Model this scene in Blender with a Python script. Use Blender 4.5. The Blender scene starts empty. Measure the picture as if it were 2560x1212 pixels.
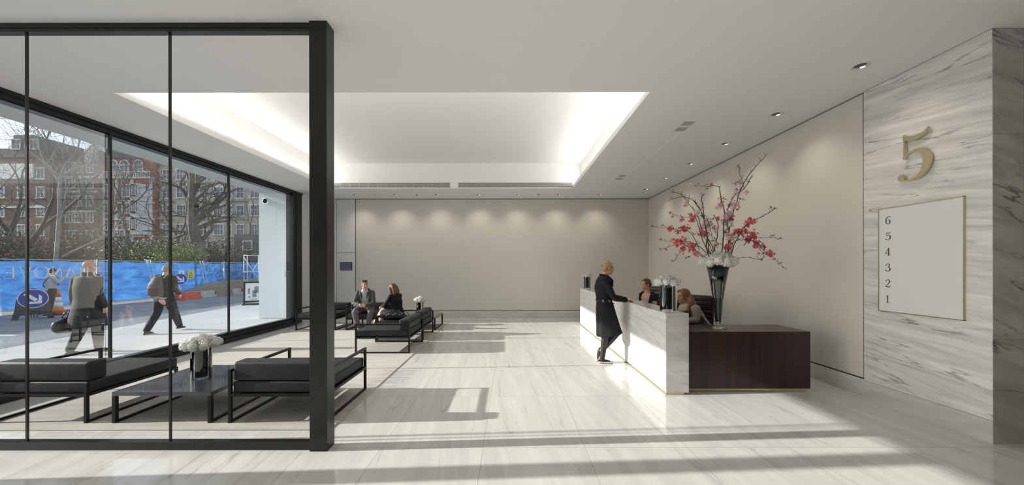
import bpy, bmesh, math, random
from mathutils import Vector, Matrix, Euler, Quaternion
PI = math.pi
R = math.radians
S = bpy.context.scene
COL = S.collection
F = 893.0           # focal length in pixels of the 2560 px wide frame
EYE = 1.6

# ------------------------------------------------------------------ camera
cam_d = bpy.data.cameras.new('camera')
cam = bpy.data.objects.new('camera', cam_d)
COL.objects.link(cam)
S.camera = cam
cam_d.sensor_width = 36.0
cam_d.lens = 36.0 * F / 2560.0
cam_d.shift_x = 5.0 / 2560.0
cam_d.shift_y = 61.0 / 2560.0
cam_d.clip_start = 0.05
cam_d.clip_end = 400
cam.matrix_world = Matrix.Translation((0, 0, EYE)) @ Matrix.Rotation(R(90), 4, 'X') @ Matrix.Rotation(R(-0.08), 4, 'Z')

# ------------------------------------------------------------------ sky, sun, exposure
SUN_EL, SUN_AZ = 19.2, 3.0      # sunlight travels towards +X, 3 degrees towards +Y
W = bpy.data.worlds.new('sky')
S.world = W
W.use_nodes = True
wn = W.node_tree.nodes
wl = W.node_tree.links
wn.clear()
sky = wn.new('ShaderNodeTexSky')
sky.sky_type = 'NISHITA'
sky.sun_disc = False
sky.sun_elevation = R(SUN_EL)
sky.sun_rotation = R(-90 - SUN_AZ)
sky.air_density = 1.0
sky.dust_density = 1.0
sky.ozone_density = 1.0
hs = wn.new('ShaderNodeHueSaturation')
hs.inputs['Saturation'].default_value = 0.7
bg = wn.new('ShaderNodeBackground')
bg.inputs['Strength'].default_value = 0.35
wo = wn.new('ShaderNodeOutputWorld')
wl.new(sky.outputs[0], hs.inputs['Color'])
tint = wn.new('ShaderNodeMixRGB')
tint.inputs['Fac'].default_value = 0.5
tint.inputs['Color2'].default_value = (3.1, 3.5, 4.1, 1)      # thin bright overcast veil
wl.new(hs.outputs[0], tint.inputs['Color1'])
wl.new(tint.outputs[0], bg.inputs['Color'])
wl.new(bg.outputs[0], wo.inputs['Surface'])

sun_d = bpy.data.lights.new('sun', 'SUN')
sun_d.energy = 9.0
sun_d.angle = R(0.53)
sun_d.color = (1.0, 0.965, 0.92)
sun = bpy.data.objects.new('sun', sun_d)
COL.objects.link(sun)
sd = Vector((math.cos(R(SUN_AZ)) * math.cos(R(SUN_EL)), math.sin(R(SUN_AZ)) * math.cos(R(SUN_EL)), -math.sin(R(SUN_EL))))
sun.rotation_mode = 'QUATERNION'
sun.rotation_quaternion = sd.to_track_quat('-Z', 'Y')
sun.location = (-30, -2, 12)

S.view_settings.view_transform = 'Standard'
S.view_settings.look = 'None'
S.view_settings.gamma = 1.0
S.view_settings.use_curve_mapping = False
S.view_settings.exposure = -0.28
COVE_POWER = 8.5
DOWN_POWER = 34.0

# ------------------------------------------------------------------ materials
MATS = {}
def mat(name, color=(.8, .8, .8), rough=.5, metal=0.0, spec=.5, bump=0.0, bscale=200.0, var=0.0, vscale=8.0,
        emit=None, estr=0.0, alpha=1.0, coat=0.0, sheen=0.0, sss=0.0, trans=0.0, vstretch=(1, 1, 1), ior=1.45):
    """Principled material with optional procedural colour variation and bump."""
    if name in MATS:
        return MATS[name]
    m = bpy.data.materials.new(name)
    m.use_nodes = True
    n, l = m.node_tree.nodes, m.node_tree.links
    b = n['Principled BSDF']
    b.inputs['Base Color'].default_value = (*color, 1)
    b.inputs['Roughness'].default_value = rough
    b.inputs['Metallic'].default_value = metal
    b.inputs['Specular IOR Level'].default_value = spec
    b.inputs['IOR'].default_value = ior
    b.inputs['Coat Weight'].default_value = coat
    b.inputs['Sheen Weight'].default_value = sheen
    b.inputs['Transmission Weight'].default_value = trans
    if sss:
        b.inputs['Subsurface Weight'].default_value = sss
        b.inputs['Subsurface Scale'].default_value = .01
        b.inputs['Subsurface Radius'].default_value = (1, .4, .25)
    if emit:
        b.inputs['Emission Color'].default_value = (*emit, 1)
        b.inputs['Emission Strength'].default_value = estr
    tc = n.new('ShaderNodeTexCoord')
    mp = n.new('ShaderNodeMapping')
    mp.inputs['Scale'].default_value = vstretch
    l.new(tc.outputs['Object'], mp.inputs['Vector'])
    nz = n.new('ShaderNodeTexNoise')
    nz.inputs['Scale'].default_value = vscale
    nz.inputs['Detail'].default_value = 4
    l.new(mp.outputs[0], nz.inputs['Vector'])
    cr = n.new('ShaderNodeValToRGB')
    v = var
    cr.color_ramp.elements[0].position = .3
    cr.color_ramp.elements[1].position = .7
    cr.color_ramp.elements[0].color = (*[max(0, c * (1 - v)) for c in color], 1)
    cr.color_ramp.elements[1].color = (*[min(1, c * (1 + v)) for c in color], 1)
    l.new(nz.outputs['Fac'], cr.inputs['Fac'])
    l.new(cr.outputs[0], b.inputs['Base Color'])
    if bump:
        n2 = n.new('ShaderNodeTexNoise')
        n2.inputs['Scale'].default_value = bscale
        n2.inputs['Detail'].default_value = 3
        l.new(tc.outputs['Object'], n2.inputs['Vector'])
        bp = n.new('ShaderNodeBump')
        bp.inputs['Strength'].default_value = bump
        bp.inputs['Distance'].default_value = .01
        l.new(n2.outputs['Fac'], bp.inputs['Height'])
        l.new(bp.outputs[0], b.inputs['Normal'])
    MATS[name] = m
    return m

def glass_mat(name, tint=(.9, .93, .92), rough=0.0, refl=1.0):
    """Thin architectural glass: Fresnel mix of a clear pass-through and a mirror reflection."""
    m = bpy.data.materials.new(name)
    m.use_nodes = True
    n, l = m.node_tree.nodes, m.node_tree.links
    n.clear()
    t = n.new('ShaderNodeBsdfTransparent'); t.inputs[0].default_value = (*tint, 1)
    g = n.new('ShaderNodeBsdfGlossy'); g.inputs['Roughness'].default_value = rough
    g.inputs['Color'].default_value = (refl, refl, refl, 1)
    f = n.new('ShaderNodeFresnel'); f.inputs['IOR'].default_value = 1.45
    mx = n.new('ShaderNodeMixShader')
    o = n.new('ShaderNodeOutputMaterial')
    # both faces of the pane reflect: 2F / (1 + F)
    a = n.new('ShaderNodeMath'); a.operation = 'ADD'; a.inputs[1].default_value = 1; l.new(f.outputs[0], a.inputs[0])
    b = n.new('ShaderNodeMath'); b.operation = 'MULTIPLY'; b.inputs[1].default_value = 2; l.new(f.outputs[0], b.inputs[0])
    c = n.new('ShaderNodeMath'); c.operation = 'DIVIDE'; l.new(b.outputs[0], c.inputs[0]); l.new(a.outputs[0], c.inputs[1])
    l.new(c.outputs[0], mx.inputs[0]); l.new(t.outputs[0], mx.inputs[1]); l.new(g.outputs[0], mx.inputs[2])
    l.new(mx.outputs[0], o.inputs['Surface'])
    return m

def marble(name, base, vein, angle, plane, scale=1.0, strength=1.0, rough=.12, stretch=7.0, cloud=.06, seed=0.0, joints=None, vw=.016, lo=.5):
    """Veined marble. plane 'YZ' or 'XZ' or 'XY': the veins run along the first axis turned by angle."""
    m = bpy.data.materials.new(name)
    m.use_nodes = True
    n, l = m.node_tree.nodes, m.node_tree.links
    b = n['Principled BSDF']
    b.inputs['Roughness'].default_value = rough
    b.inputs['Specular IOR Level'].default_value = .5
    geo = n.new('ShaderNodeNewGeometry')
    sep = n.new('ShaderNodeSeparateXYZ')
    l.new(geo.outputs['Position'], sep.inputs[0])
    cmb = n.new('ShaderNodeCombineXYZ')
    l.new(sep.outputs[plane[0]], cmb.inputs[0]); l.new(sep.outputs[plane[1]], cmb.inputs[1])
    cmb.inputs[2].default_value = seed
    if joints:                       # every tile is cut from another part of the slab
        acc = None
        for (ax, off, step, wd), kk in zip(joints, (3.7, 5.3)):
            q0 = n.new('ShaderNodeMath'); q0.operation = 'SUBTRACT'; q0.inputs[1].default_value = off; l.new(sep.outputs[ax], q0.inputs[0])
            q1 = n.new('ShaderNodeMath'); q1.operation = 'DIVIDE'; q1.inputs[1].default_value = step; l.new(q0.outputs[0], q1.inputs[0])
            q2 = n.new('ShaderNodeMath'); q2.operation = 'FLOOR'; l.new(q1.outputs[0], q2.inputs[0])
            q3 = n.new('ShaderNodeMath'); q3.operation = 'MULTIPLY_ADD'; q3.inputs[1].default_value = kk; q3.inputs[2].default_value = seed
            l.new(q2.outputs[0], q3.inputs[0])
            if acc is None: acc = q3.outputs[0]
            else:
                q4 = n.new('ShaderNodeMath'); q4.operation = 'ADD'; l.new(acc, q4.inputs[0]); l.new(q3.outputs[0], q4.inputs[1]); acc = q4.outputs[0]
        l.new(acc, cmb.inputs[2])
    rot = n.new('ShaderNodeVectorRotate'); rot.rotation_type = 'Z_AXIS'
    rot.inputs['Angle'].default_value = R(angle)
    l.new(cmb.outputs[0], rot.inputs['Vector'])
    mp = n.new('ShaderNodeMapping')
    mp.inputs['Scale'].default_value = (scale, scale * stretch, 1)
    l.new(rot.outputs[0], mp.inputs['Vector'])
    # cloudy streaks
    n1 = n.new('ShaderNodeTexNoise'); n1.inputs['Scale'].default_value = 1.3; n1.inputs['Detail'].default_value = 8
    n1.inputs['Roughness'].default_value = .62; n1.inputs['Distortion'].default_value = .6
    l.new(mp.outputs[0], n1.inputs['Vector'])
    c1 = n.new('ShaderNodeValToRGB')
    c1.color_ramp.elements[0].position = .36; c1.color_ramp.elements[1].position = .66
    c1.color_ramp.elements[0].color = (*[c * (1 - cloud * 4) for c in base], 1)
    c1.color_ramp.elements[1].color = (*base, 1)
    l.new(n1.outputs['Fac'], c1.inputs['Fac'])
    # thin dark veins
    n2 = n.new('ShaderNodeTexNoise'); n2.inputs['Scale'].default_value = .9; n2.inputs['Detail'].default_value = 6
    n2.inputs['Roughness'].default_value = .5; n2.inputs['Distortion'].default_value = .25
    l.new(mp.outputs[0], n2.inputs['Vector'])
    s = n.new('ShaderNodeMath'); s.operation = 'SUBTRACT'; s.inputs[1].default_value = .5
    a = n.new('ShaderNodeMath'); a.operation = 'ABSOLUTE'
    l.new(n2.outputs['Fac'], s.inputs[0]); l.new(s.outputs[0], a.inputs[0])
    c2 = n.new('ShaderNodeValToRGB')
    c2.color_ramp.elements[0].position = 0.0; c2.color_ramp.elements[1].position = vw
    c2.color_ramp.elements[0].color = (1, 1, 1, 1); c2.color_ramp.elements[1].color = (0, 0, 0, 1)
    l.new(a.outputs[0], c2.inputs['Fac'])
    n3 = n.new('ShaderNodeTexNoise'); n3.inputs['Scale'].default_value = 1.1; n3.inputs['Detail'].default_value = 2
    l.new(mp.outputs[0], n3.inputs['Vector'])
    c3 = n.new('ShaderNodeValToRGB')
    c3.color_ramp.elements[0].position = lo; c3.color_ramp.elements[1].position = lo + .16
    l.new(n3.outputs['Fac'], c3.inputs['Fac'])
    mu = n.new('ShaderNodeMath'); mu.operation = 'MULTIPLY'
    l.new(c2.outputs[0], mu.inputs[0]); l.new(c3.outputs[0], mu.inputs[1])
    mu2 = n.new('ShaderNodeMath'); mu2.operation = 'MULTIPLY'; mu2.inputs[1].default_value = strength
    l.new(mu.outputs[0], mu2.inputs[0])
    mix = n.new('ShaderNodeMixRGB')
    mix.inputs['Color2'].default_value = (*vein, 1)
    l.new(mu2.outputs[0], mix.inputs['Fac']); l.new(c1.outputs[0], mix.inputs['Color1'])
    last = mix.outputs[0]
    if joints:
        for ax, off, step, wd in joints:
            q = n.new('ShaderNodeMath'); q.operation = 'SUBTRACT'; q.inputs[1].default_value = off
            l.new(sep.outputs[ax], q.inputs[0])
            p = n.new('ShaderNodeMath'); p.operation = 'PINGPONG'; p.inputs[1].default_value = step / 2
            l.new(q.outputs[0], p.inputs[0])
            k = n.new('ShaderNodeMath'); k.operation = 'LESS_THAN'; k.inputs[1].default_value = wd
            l.new(p.outputs[0], k.inputs[0])
            mj = n.new('ShaderNodeMixRGB'); mj.inputs['Color2'].default_value = (*[c * .55 for c in base], 1)
            l.new(k.outputs[0], mj.inputs['Fac']); l.new(last, mj.inputs['Color1'])
            last = mj.outputs[0]
    l.new(last, b.inputs['Base Color'])
    MATS[name] = m
    return m

# ------------------------------------------------------------------ mesh helpers
def new_bm():
    return bmesh.new()

def add_box(bm, x0, x1, y0, y1, z0, z1, mtx=None, bev=0.0):
    c = [(x0, y0, z0), (x1, y0, z0), (x1, y1, z0), (x0, y1, z0), (x0, y0, z1), (x1, y0, z1), (x1, y1, z1), (x0, y1, z1)]
    vs = [bm.verts.new((mtx @ Vector(p)) if mtx else p) for p in c]
    fs = [bm.faces.new([vs[i] for i in f]) for f in ((3, 2, 1, 0), (4, 5, 6, 7), (0, 1, 5, 4), (1, 2, 6, 5), (2, 3, 7, 6), (3, 0, 4, 7))]
    if bev > 0:
        es = list({e for f in fs for e in f.edges})
        bmesh.ops.bevel(bm, geom=es, offset=bev, segments=2, affect='EDGES', profile=.7)
    return vs

def frame_from(d, ref=None):
    d = d.normalized()
    r = Vector(ref) if ref is not None else (Vector((0, 0, 1)) if abs(d.z) < .9 else Vector((0, 1, 0)))
    s = r.cross(d)
    if s.length < 1e-5:
        s = Vector((1, 0, 0)).cross(d)
    s.normalize()
    return s, d.cross(s).normalized()

def add_tube(bm, pts, rads, n=8, caps=True, side=None, squash=1.0, round_caps=False):
    """Tube along pts; rads are radii, or (half width along side, half depth) pairs."""
    pts = [Vector(p) for p in pts]
    if not isinstance(rads, (list, tuple)):
        rads = [rads] * len(pts)
    rr = [(r if isinstance(r, (tuple, list)) else (r, r * squash)) for r in rads]
    if round_caps:
        d0 = (pts[0] - pts[1]).normalized(); d1 = (pts[-1] - pts[-2]).normalized()
        m0 = min(rr[0]); m1 = min(rr[-1])
        P0 = []; A0 = []; P1 = []; A1 = []
        for t in (75, 50, 25):
            P0.append(pts[0] + d0 * m0 * math.sin(R(t))); A0.append((rr[0][0] * math.cos(R(t)), rr[0][1] * math.cos(R(t))))
        for t in (25, 50, 75):
            P1.append(pts[-1] + d1 * m1 * math.sin(R(t))); A1.append((rr[-1][0] * math.cos(R(t)), rr[-1][1] * math.cos(R(t))))
        pts = P0 + pts + P1; rr = A0 + rr + A1
    rings = []
    ps = None
    for i, p in enumerate(pts):
        if i == 0: d = pts[1] - p
        elif i == len(pts) - 1: d = p - pts[i - 1]
        else: d = (pts[i + 1] - p).normalized() + (p - pts[i - 1]).normalized()
        if d.length < 1e-7: d = Vector((0, 0, 1))
        d.normalize()
        if side is not None:
            s = Vector(side[i] if isinstance(side, list) and len(side) == len(pts) else (side[0] if isinstance(side, list) else side))
            s = (s - d * s.dot(d)).normalized()
        elif ps is None:
            s, _ = frame_from(d)
        else:
            s = (ps - d * ps.dot(d))
            s = s.normalized() if s.length > 1e-6 else frame_from(d)[0]
        ps = s
        u = d.cross(s).normalized()
        a, b = rr[i]
        rings.append([bm.verts.new(p + s * (a * math.cos(2 * PI * k / n)) + u * (b * math.sin(2 * PI * k / n))) for k in range(n)])
    for i in range(len(rings) - 1):
        A, B = rings[i], rings[i + 1]
        for k in range(n):
            bm.faces.new((A[k], A[(k + 1) % n], B[(k + 1) % n], B[k]))
    if caps:
        bm.faces.new(list(reversed(rings[0])))
        bm.faces.new(rings[-1])
    return rings

def add_lathe(bm, prof, n=24, mtx=None, cap=False):
    rings = []
    for r, z in prof:
        ring = []
        for k in range(n):
            a = 2 * PI * k / n
            p = Vector((r * math.cos(a), r * math.sin(a), z))
            ring.append(bm.verts.new(mtx @ p if mtx else p))
        rings.append(ring)
    for i in range(len(rings) - 1):
        A, B = rings[i], rings[i + 1]
        for k in range(n):
            bm.faces.new((A[k], A[(k + 1) % n], B[(k + 1) % n], B[k]))
    if cap:
        bm.faces.new(list(reversed(rings[0]))); bm.faces.new(rings[-1])

def add_ell(bm, c, r, mtx=None, u=14, v=10):
    M = Matrix.Translation(c) @ (mtx.to_4x4() if mtx else Matrix.Identity(4)) @ Matrix.Diagonal((*(r if isinstance(r, (tuple, list)) else (r, r, r)), 1))
    bmesh.ops.create_uvsphere(bm, u_segments=u, v_segments=v, radius=1.0, matrix=M)

def add_prism(bm, poly, mtx, depth):
    """poly: 2D points (x,y); extruded along local z by depth."""
    a = [bm.verts.new(mtx @ Vector((x, y, 0))) for x, y in poly]
    b = [bm.verts.new(mtx @ Vector((x, y, depth))) for x, y in poly]
    n = len(poly)
    bm.faces.new(list(reversed(a))); bm.faces.new(b)
    for i in range(n):
        bm.faces.new((a[i], a[(i + 1) % n], b[(i + 1) % n], b[i]))

def quad(bm, pts):
    return bm.faces.new([bm.verts.new(p) for p in pts])

def obj(name, bm, m, parent=None, smooth=False, loc=None):
    me = bpy.data.meshes.new(name)
    bmesh.ops.recalc_face_normals(bm, faces=bm.faces[:])
    bm.to_mesh(me)
    bm.free()
    if m is not None:
        me.materials.append(m)
    if smooth:
        for p in me.polygons: p.use_smooth = True
    o = bpy.data.objects.new(name, me)
    COL.objects.link(o)
    if parent is not None:
        o.parent = parent
    if loc is not None:
        o.location = loc
    return o

def shade_auto(o, ang=40):
    me = o.data
    for p in me.polygons: p.use_smooth = True
    try:
        me.set_sharp_from_angle(angle=R(ang))
    except Exception:
        pass
    return o

def tag(o, label, cat, group=None, kind=None):
    o['label'] = label
    o['category'] = cat
    if group: o['group'] = group
    if kind: o['kind'] = kind
    return o

def thing(name, label, cat, loc=(0, 0, 0), rotz=0.0, group=None):
    o = bpy.data.objects.new(name, None)
    o.empty_display_size = .1
    COL.objects.link(o)
    o.location = loc
    o.rotation_euler = (0, 0, rotz)
    return tag(o, label, cat, group)

def struct(name, bm, m, parent=None, smooth=False):
    o = obj(name, bm, m, parent, smooth)
    if parent is None:
        o['kind'] = 'structure'
    return o

def dup(root, loc, rotz=0.0, label=None, group=None, scale=None):
    def cp(o, par):
        c = o.copy(); COL.objects.link(c)
        if par is not None: c.parent = par
        for ch in list(o.children):
            if ch.type in ('MESH', 'LIGHT', 'EMPTY'):
                cp(ch, c)
        return c
    r = cp(root, None)
    r.location = loc; r.rotation_euler = (0, 0, rotz)
    if scale: r.scale = scale
    if label: r['label'] = label
    if group: r['group'] = group
    return r

def remesh(o, vox, smooth_it=4, fac=.5):
    """Fuse overlapping closed shells of o into one continuous surface."""
    m = o.modifiers.new('r', 'REMESH'); m.mode = 'VOXEL'; m.voxel_size = vox; m.adaptivity = 0
    s = o.modifiers.new('s', 'SMOOTH'); s.iterations = smooth_it; s.factor = fac
    bpy.context.view_layer.update()
    dg = bpy.context.evaluated_depsgraph_get()
    me = bpy.data.meshes.new_from_object(o.evaluated_get(dg))
    o.modifiers.clear()
    mats = [x for x in o.data.materials]
    o.data = me
    if not me.materials:
        for x in mats: me.materials.append(x)
    for p in me.polygons: p.use_smooth = True
    return o

def fused(name, bm, m, parent, vox=.008, it=4, fac=.5):
    """Build the closed shells of bm in their final place, fuse, then parent."""
    o = obj(name, bm, m)
    remesh(o, vox, it, fac)
    if parent is not None:
        o.parent = parent
    return o

def catmull(pts, n=8):
    P = [Vector(p) for p in pts]
    P = [P[0] * 2 - P[1]] + P + [P[-1] * 2 - P[-2]]
    out = []
    for i in range(1, len(P) - 2):
        for k in range(n):
            t = k / n
            a, b, c, d = P[i - 1], P[i], P[i + 1], P[i + 2]
            out.append(.5 * ((2 * b) + (c - a) * t + (2 * a - 5 * b + 4 * c - d) * t * t + (3 * b - a - 3 * c + d) * t ** 3))
    out.append(P[-2])
    return out

def ribbon(bm, pts, wds, mtx, depth, n=7):
    """Pen stroke of changing width through 2D pts, extruded: used for serif digits and letters."""
    Q = catmull([(p[0], p[1], w) for p, w in zip(pts, wds)], n) if len(pts) > 2 else [Vector((p[0], p[1], w)) for p, w in zip(pts, wds)]
    L, Rr = [], []
    for i, q in enumerate(Q):
        a = Q[max(0, i - 1)]; b = Q[min(len(Q) - 1, i + 1)]
        d = Vector((b.x - a.x, b.y - a.y)); d.normalize()
        nx, ny = -d.y, d.x
        L.append((q.x + nx * q.z / 2, q.y + ny * q.z / 2)); Rr.append((q.x - nx * q.z / 2, q.y - ny * q.z / 2))
    for i in range(len(Q) - 1):
        add_prism(bm, [L[i], L[i + 1], Rr[i + 1], Rr[i]], mtx, depth)

def disc(bm, cx, cy, r, mtx, depth, n=14):
    add_prism(bm, [(cx + r * math.cos(2 * PI * k / n), cy + r * math.sin(2 * PI * k / n)) for k in range(n)], mtx, depth)

def glyph(bm, ch, M, d):
    """Serif characters in a box about .65 wide, 1 tall, drawn with pen strokes."""
    cnt = [0]
    def dd():            # strokes overlap, so each gets its own very slightly different height
        cnt[0] += 1
        return d * (1 + .03 * cnt[0])
    r = lambda p, w: ribbon(bm, p, w, M, dd())
    def bar(x0, x1, y0, y1): add_prism(bm, [(x0, y0), (x1, y0), (x1, y1), (x0, y1)], M, dd())
    def disc(b_, x, y, q, M_, d_): globals()['disc'](b_, x, y, q, M_, dd())
    if ch == '5':
        r([(.18, .985), (.2, .90), (.34, .865), (.5, .875), (.62, .93), (.66, 1.0)], [.02, .075, .095, .085, .05, .01])
        bar(.170, .205, .50, .95)
        disc(bm, .19, .50, .034, M, d)
        r([(.19, .50), (.26, .565), (.38, .60), (.53, .565), (.62, .44), (.625, .30), (.55, .14), (.42, .045), (.27, .02), (.14, .06)],
          [.022, .035, .055, .105, .145, .15, .11, .06, .032, .04])
        disc(bm, .12, .10, .065, M, d)
    elif ch == '6':
        r([(.58, .93), (.50, .965), (.38, .94), (.22, .80), (.13, .58), (.12, .36), (.16, .18), (.30, .03), (.45, .03), (.56, .14), (.58, .30), (.54, .46), (.42, .56), (.28, .53), (.17, .44)],
          [.05, .05, .06, .09, .12, .13, .12, .06, .06, .12, .14, .12, .06, .04, .03])
        disc(bm, .56, .89, .055, M, d)
    elif ch == '4':
        bar(.38, .50, .02, .98); bar(.28, .60, 0, .04); bar(.02, .64, .25, .31)
        r([(.05, .29), (.42, .95)], [.04, .05])
    elif ch == '3':
        r([(.13, .82), (.20, .93), (.33, .97), (.47, .93), (.53, .80), (.48, .66), (.36, .56), (.26, .53)], [.05, .05, .05, .09, .13, .11, .06, .03])
        r([(.26, .53), (.42, .53), (.56, .43), (.60, .28), (.53, .11), (.38, .03), (.22, .03), (.10, .12)], [.03, .05, .11, .14, .12, .06, .05, .05])
        disc(bm, .14, .81, .06, M, d); disc(bm, .11, .14, .065, M, d)
    elif ch == '2':
        r([(.12, .77), (.17, .90), (.30, .97), (.45, .93), (.53, .80), (.52, .66), (.42, .48), (.25, .27), (.10, .08)], [.05, .05, .05, .09, .13, .13, .09, .06, .06])
        disc(bm, .13, .78, .06, M, d)
        r([(.07, .05), (.25, .07), (.45, .045), (.56, .08), (.62, .24)], [.06, .11, .11, .07, .02])
    elif ch == '1':
        bar(.26, .38, .02, .97); bar(.12, .52, 0, .04); r([(.30, .96), (.20, .88), (.10, .84)], [.06, .04, .03])
    elif ch == 'H':
        for x in (.10, .55): bar(x, x + .09, 0, 1); bar(x - .07, x + .16, 0, .035); bar(x - .07, x + .16, .965, 1)
        bar(.15, .60, .47, .51)
    elif ch == 'A':
        r([(.10, .02), (.40, 1.0)], [.035, .035]); r([(.40, 1.0), (.68, .02)], [.10, .10])
        bar(.02, .22, 0, .035); bar(.54, .80, 0, .035); bar(.20, .58, .32, .355)
    elif ch == 'N':
        bar(.10, .135, 0, .98); bar(.62, .655, 0, 1); r([(.10, .97), (.64, .02)], [.10, .10])
        bar(0, .22, 0, .035); bar(0, .16, .965, 1); bar(.52, .76, .965, 1)
    elif ch == 'O':
        r([(.42, 1.0), (.20, .92), (.06, .68), (.05, .45), (.12, .18), (.30, .02), (.42, 0), (.54, .02), (.72, .18), (.79, .45), (.78, .68), (.64, .92), (.42, 1.0)],
          [.035, .05, .10, .11, .09, .05, .035, .05, .09, .11, .10, .05, .035])
    elif ch == 'V':
        r([(.10, .98), (.40, 0)], [.10, .10]); r([(.40, 0), (.68, .98)], [.035, .035])
        bar(0, .24, .965, 1); bar(.56, .78, .965, 1)
    elif ch == 'E':
        bar(.10, .19, 0, 1); bar(.02, .58, .965, 1); bar(.02, .62, 0, .035); bar(.19, .48, .49, .525)
        bar(.56, .58, .82, 1); bar(.60, .62, 0, .2); bar(.465, .485, .42, .6)
    elif ch == 'R':
        bar(.10, .19, 0, 1); bar(.02, .28, 0, .035)
        r([(.05, .98), (.36, .98), (.54, .90), (.58, .75), (.52, .60), (.36, .52), (.19, .51)], [.035, .035, .08, .10, .08, .035, .035])
        r([(.34, .52), (.70, .02)], [.09, .09]); bar(.62, .78, 0, .035)
# ================================================================== THE ROOM
CEIL = 3.74
XL, XR = -6.03, 4.34          # inner planes of the window wall and the right wall
YB, YF = 11.2, 3.21           # back wall, front face of the marble pier
M_floor = marble('floor_marble', (.77, .755, .72), (.34, .33, .31), 84, 'XY', scale=.42, strength=.55, rough=.10, stretch=13.0, cloud=.036,
                 joints=((0, .662, .903, .0022), (1, .663, 1.25, .0028)))
M_ceil = mat('ceiling_plaster', (.83, .83, .83), .85, spec=.2, bump=.02, bscale=60)
M_cove = mat('coffer_plaster', (.88, .875, .86), .85, spec=.2)
M_wall = mat('stretched_fabric_panel', (.68, .655, .61), .8, spec=.25, bump=.03, bscale=300, var=.015, vscale=1.2)
M_door = mat('lacquered_panel', (.70, .71, .71), .5, spec=.4, var=.01)
M_gap = mat('shadow_gap', (.035, .03, .025), .6)
M_metal = mat('bronze_metal', (.014, .012, .010), .30, metal=.0, spec=.55, bump=.01, var=.1, vscale=3)
M_side = mat('anthracite_frame', (.016, .018, .020), .35, spec=.45, var=.08)
M_brass = mat('satin_brass', (.62, .55, .36), .32, metal=1.0, var=.05, vscale=30)
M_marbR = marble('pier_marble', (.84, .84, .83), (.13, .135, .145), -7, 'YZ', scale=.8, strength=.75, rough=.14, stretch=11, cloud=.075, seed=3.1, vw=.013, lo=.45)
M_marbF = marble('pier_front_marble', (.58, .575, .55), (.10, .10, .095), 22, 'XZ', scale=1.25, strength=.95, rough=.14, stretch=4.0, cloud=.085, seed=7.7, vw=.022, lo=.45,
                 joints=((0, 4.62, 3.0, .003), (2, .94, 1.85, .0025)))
M_base = marble('skirting_marble', (.72, .71, .69), (.25, .25, .25), 4, 'YZ', scale=.9, strength=.8, rough=.14, stretch=4, cloud=.06, seed=1.7)
M_baseB = marble('skirting_marble_back', (.70, .69, .66), (.35, .35, .34), 4, 'XZ', scale=.6, strength=.25, rough=.14, stretch=4, cloud=.05, seed=5.2)
M_ext = mat('white_render', (.72, .76, .78), .7, spec=.2)
M_glass = glass_mat('partition_glass', (.82, .86, .84))
M_glassF = glass_mat('facade_glass', (.93, .955, .95))

bm = new_bm()
add_box(bm, -6.25, 9.0, -5.0, 12.0, -.12, 0)
struct('floor', bm, M_floor)

# ceiling with the rectangular coffer opening
CX0, CX1, CY0, CY1 = -4.86, 1.72, 4.38, 9.73
bm = new_bm()
for x0, x1, y0, y1 in ((-6.2, 9.0, -5.0, CY0), (-6.2, 9.0, CY1 + .05, 12.0), (-6.2, CX0, CY0, CY1 + .05), (CX1, 9.0, CY0, CY1 + .05)):
    add_box(bm, x0, x1, y0, y1, CEIL, CEIL + .06)
struct('ceiling', bm, M_ceil)

# coffer: recess walls, top, light shelf behind a small lip
TX0, TX1, TY0, TZ = CX0 - .15, CX1 + .2, CY0 - .2, 4.42
bm = new_bm()
add_box(bm, TX0 - .05, TX0, TY0, CY1, CEIL + .06, TZ)
add_box(bm, TX1, TX1 + .05, TY0, CY1, CEIL + .06, TZ)
add_box(bm, TX0 - .05, TX1 + .05, TY0 - .05, TY0, CEIL + .06, TZ)
add_box(bm, TX0 - .05, TX1 + .05, TY0 - .05, CY1 + .05, TZ, TZ + .05)
# back face: plaster above the air slot, with the two slot openings
BZ0, BZ1 = CEIL + .012, CEIL + .165
add_box(bm, TX0 - .05, TX1 + .05, CY1, CY1 + .05, BZ1, TZ)
add_box(bm, CX0, CX1, CY1, CY1 + .05, CEIL, CEIL + .011)
add_box(bm, TX0 - .05, CX0 - .01, CY1, CY1 + .05, CEIL + .061, BZ1)
add_box(bm, CX1 + .001, TX1 + .05, CY1, CY1 + .05, CEIL + .061, BZ1)
add_box(bm, -1.62, -1.42, CY1, CY1 + .05, CEIL + .011, BZ1)
# lips
for x0, x1, y0, y1 in ((CX0 - .015, CX0 + .002, CY0, CY1 - .001), (CX1 - .002, CX1 + .015, CY0, CY1 - .001), (CX0 + .003, CX1 - .003, CY0 - .015, CY0 + .002)):
    add_box(bm, x0, x1, y0, y1, CEIL + .001, CEIL + .085)
struct('ceiling_coffer', bm, M_cove)
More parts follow.
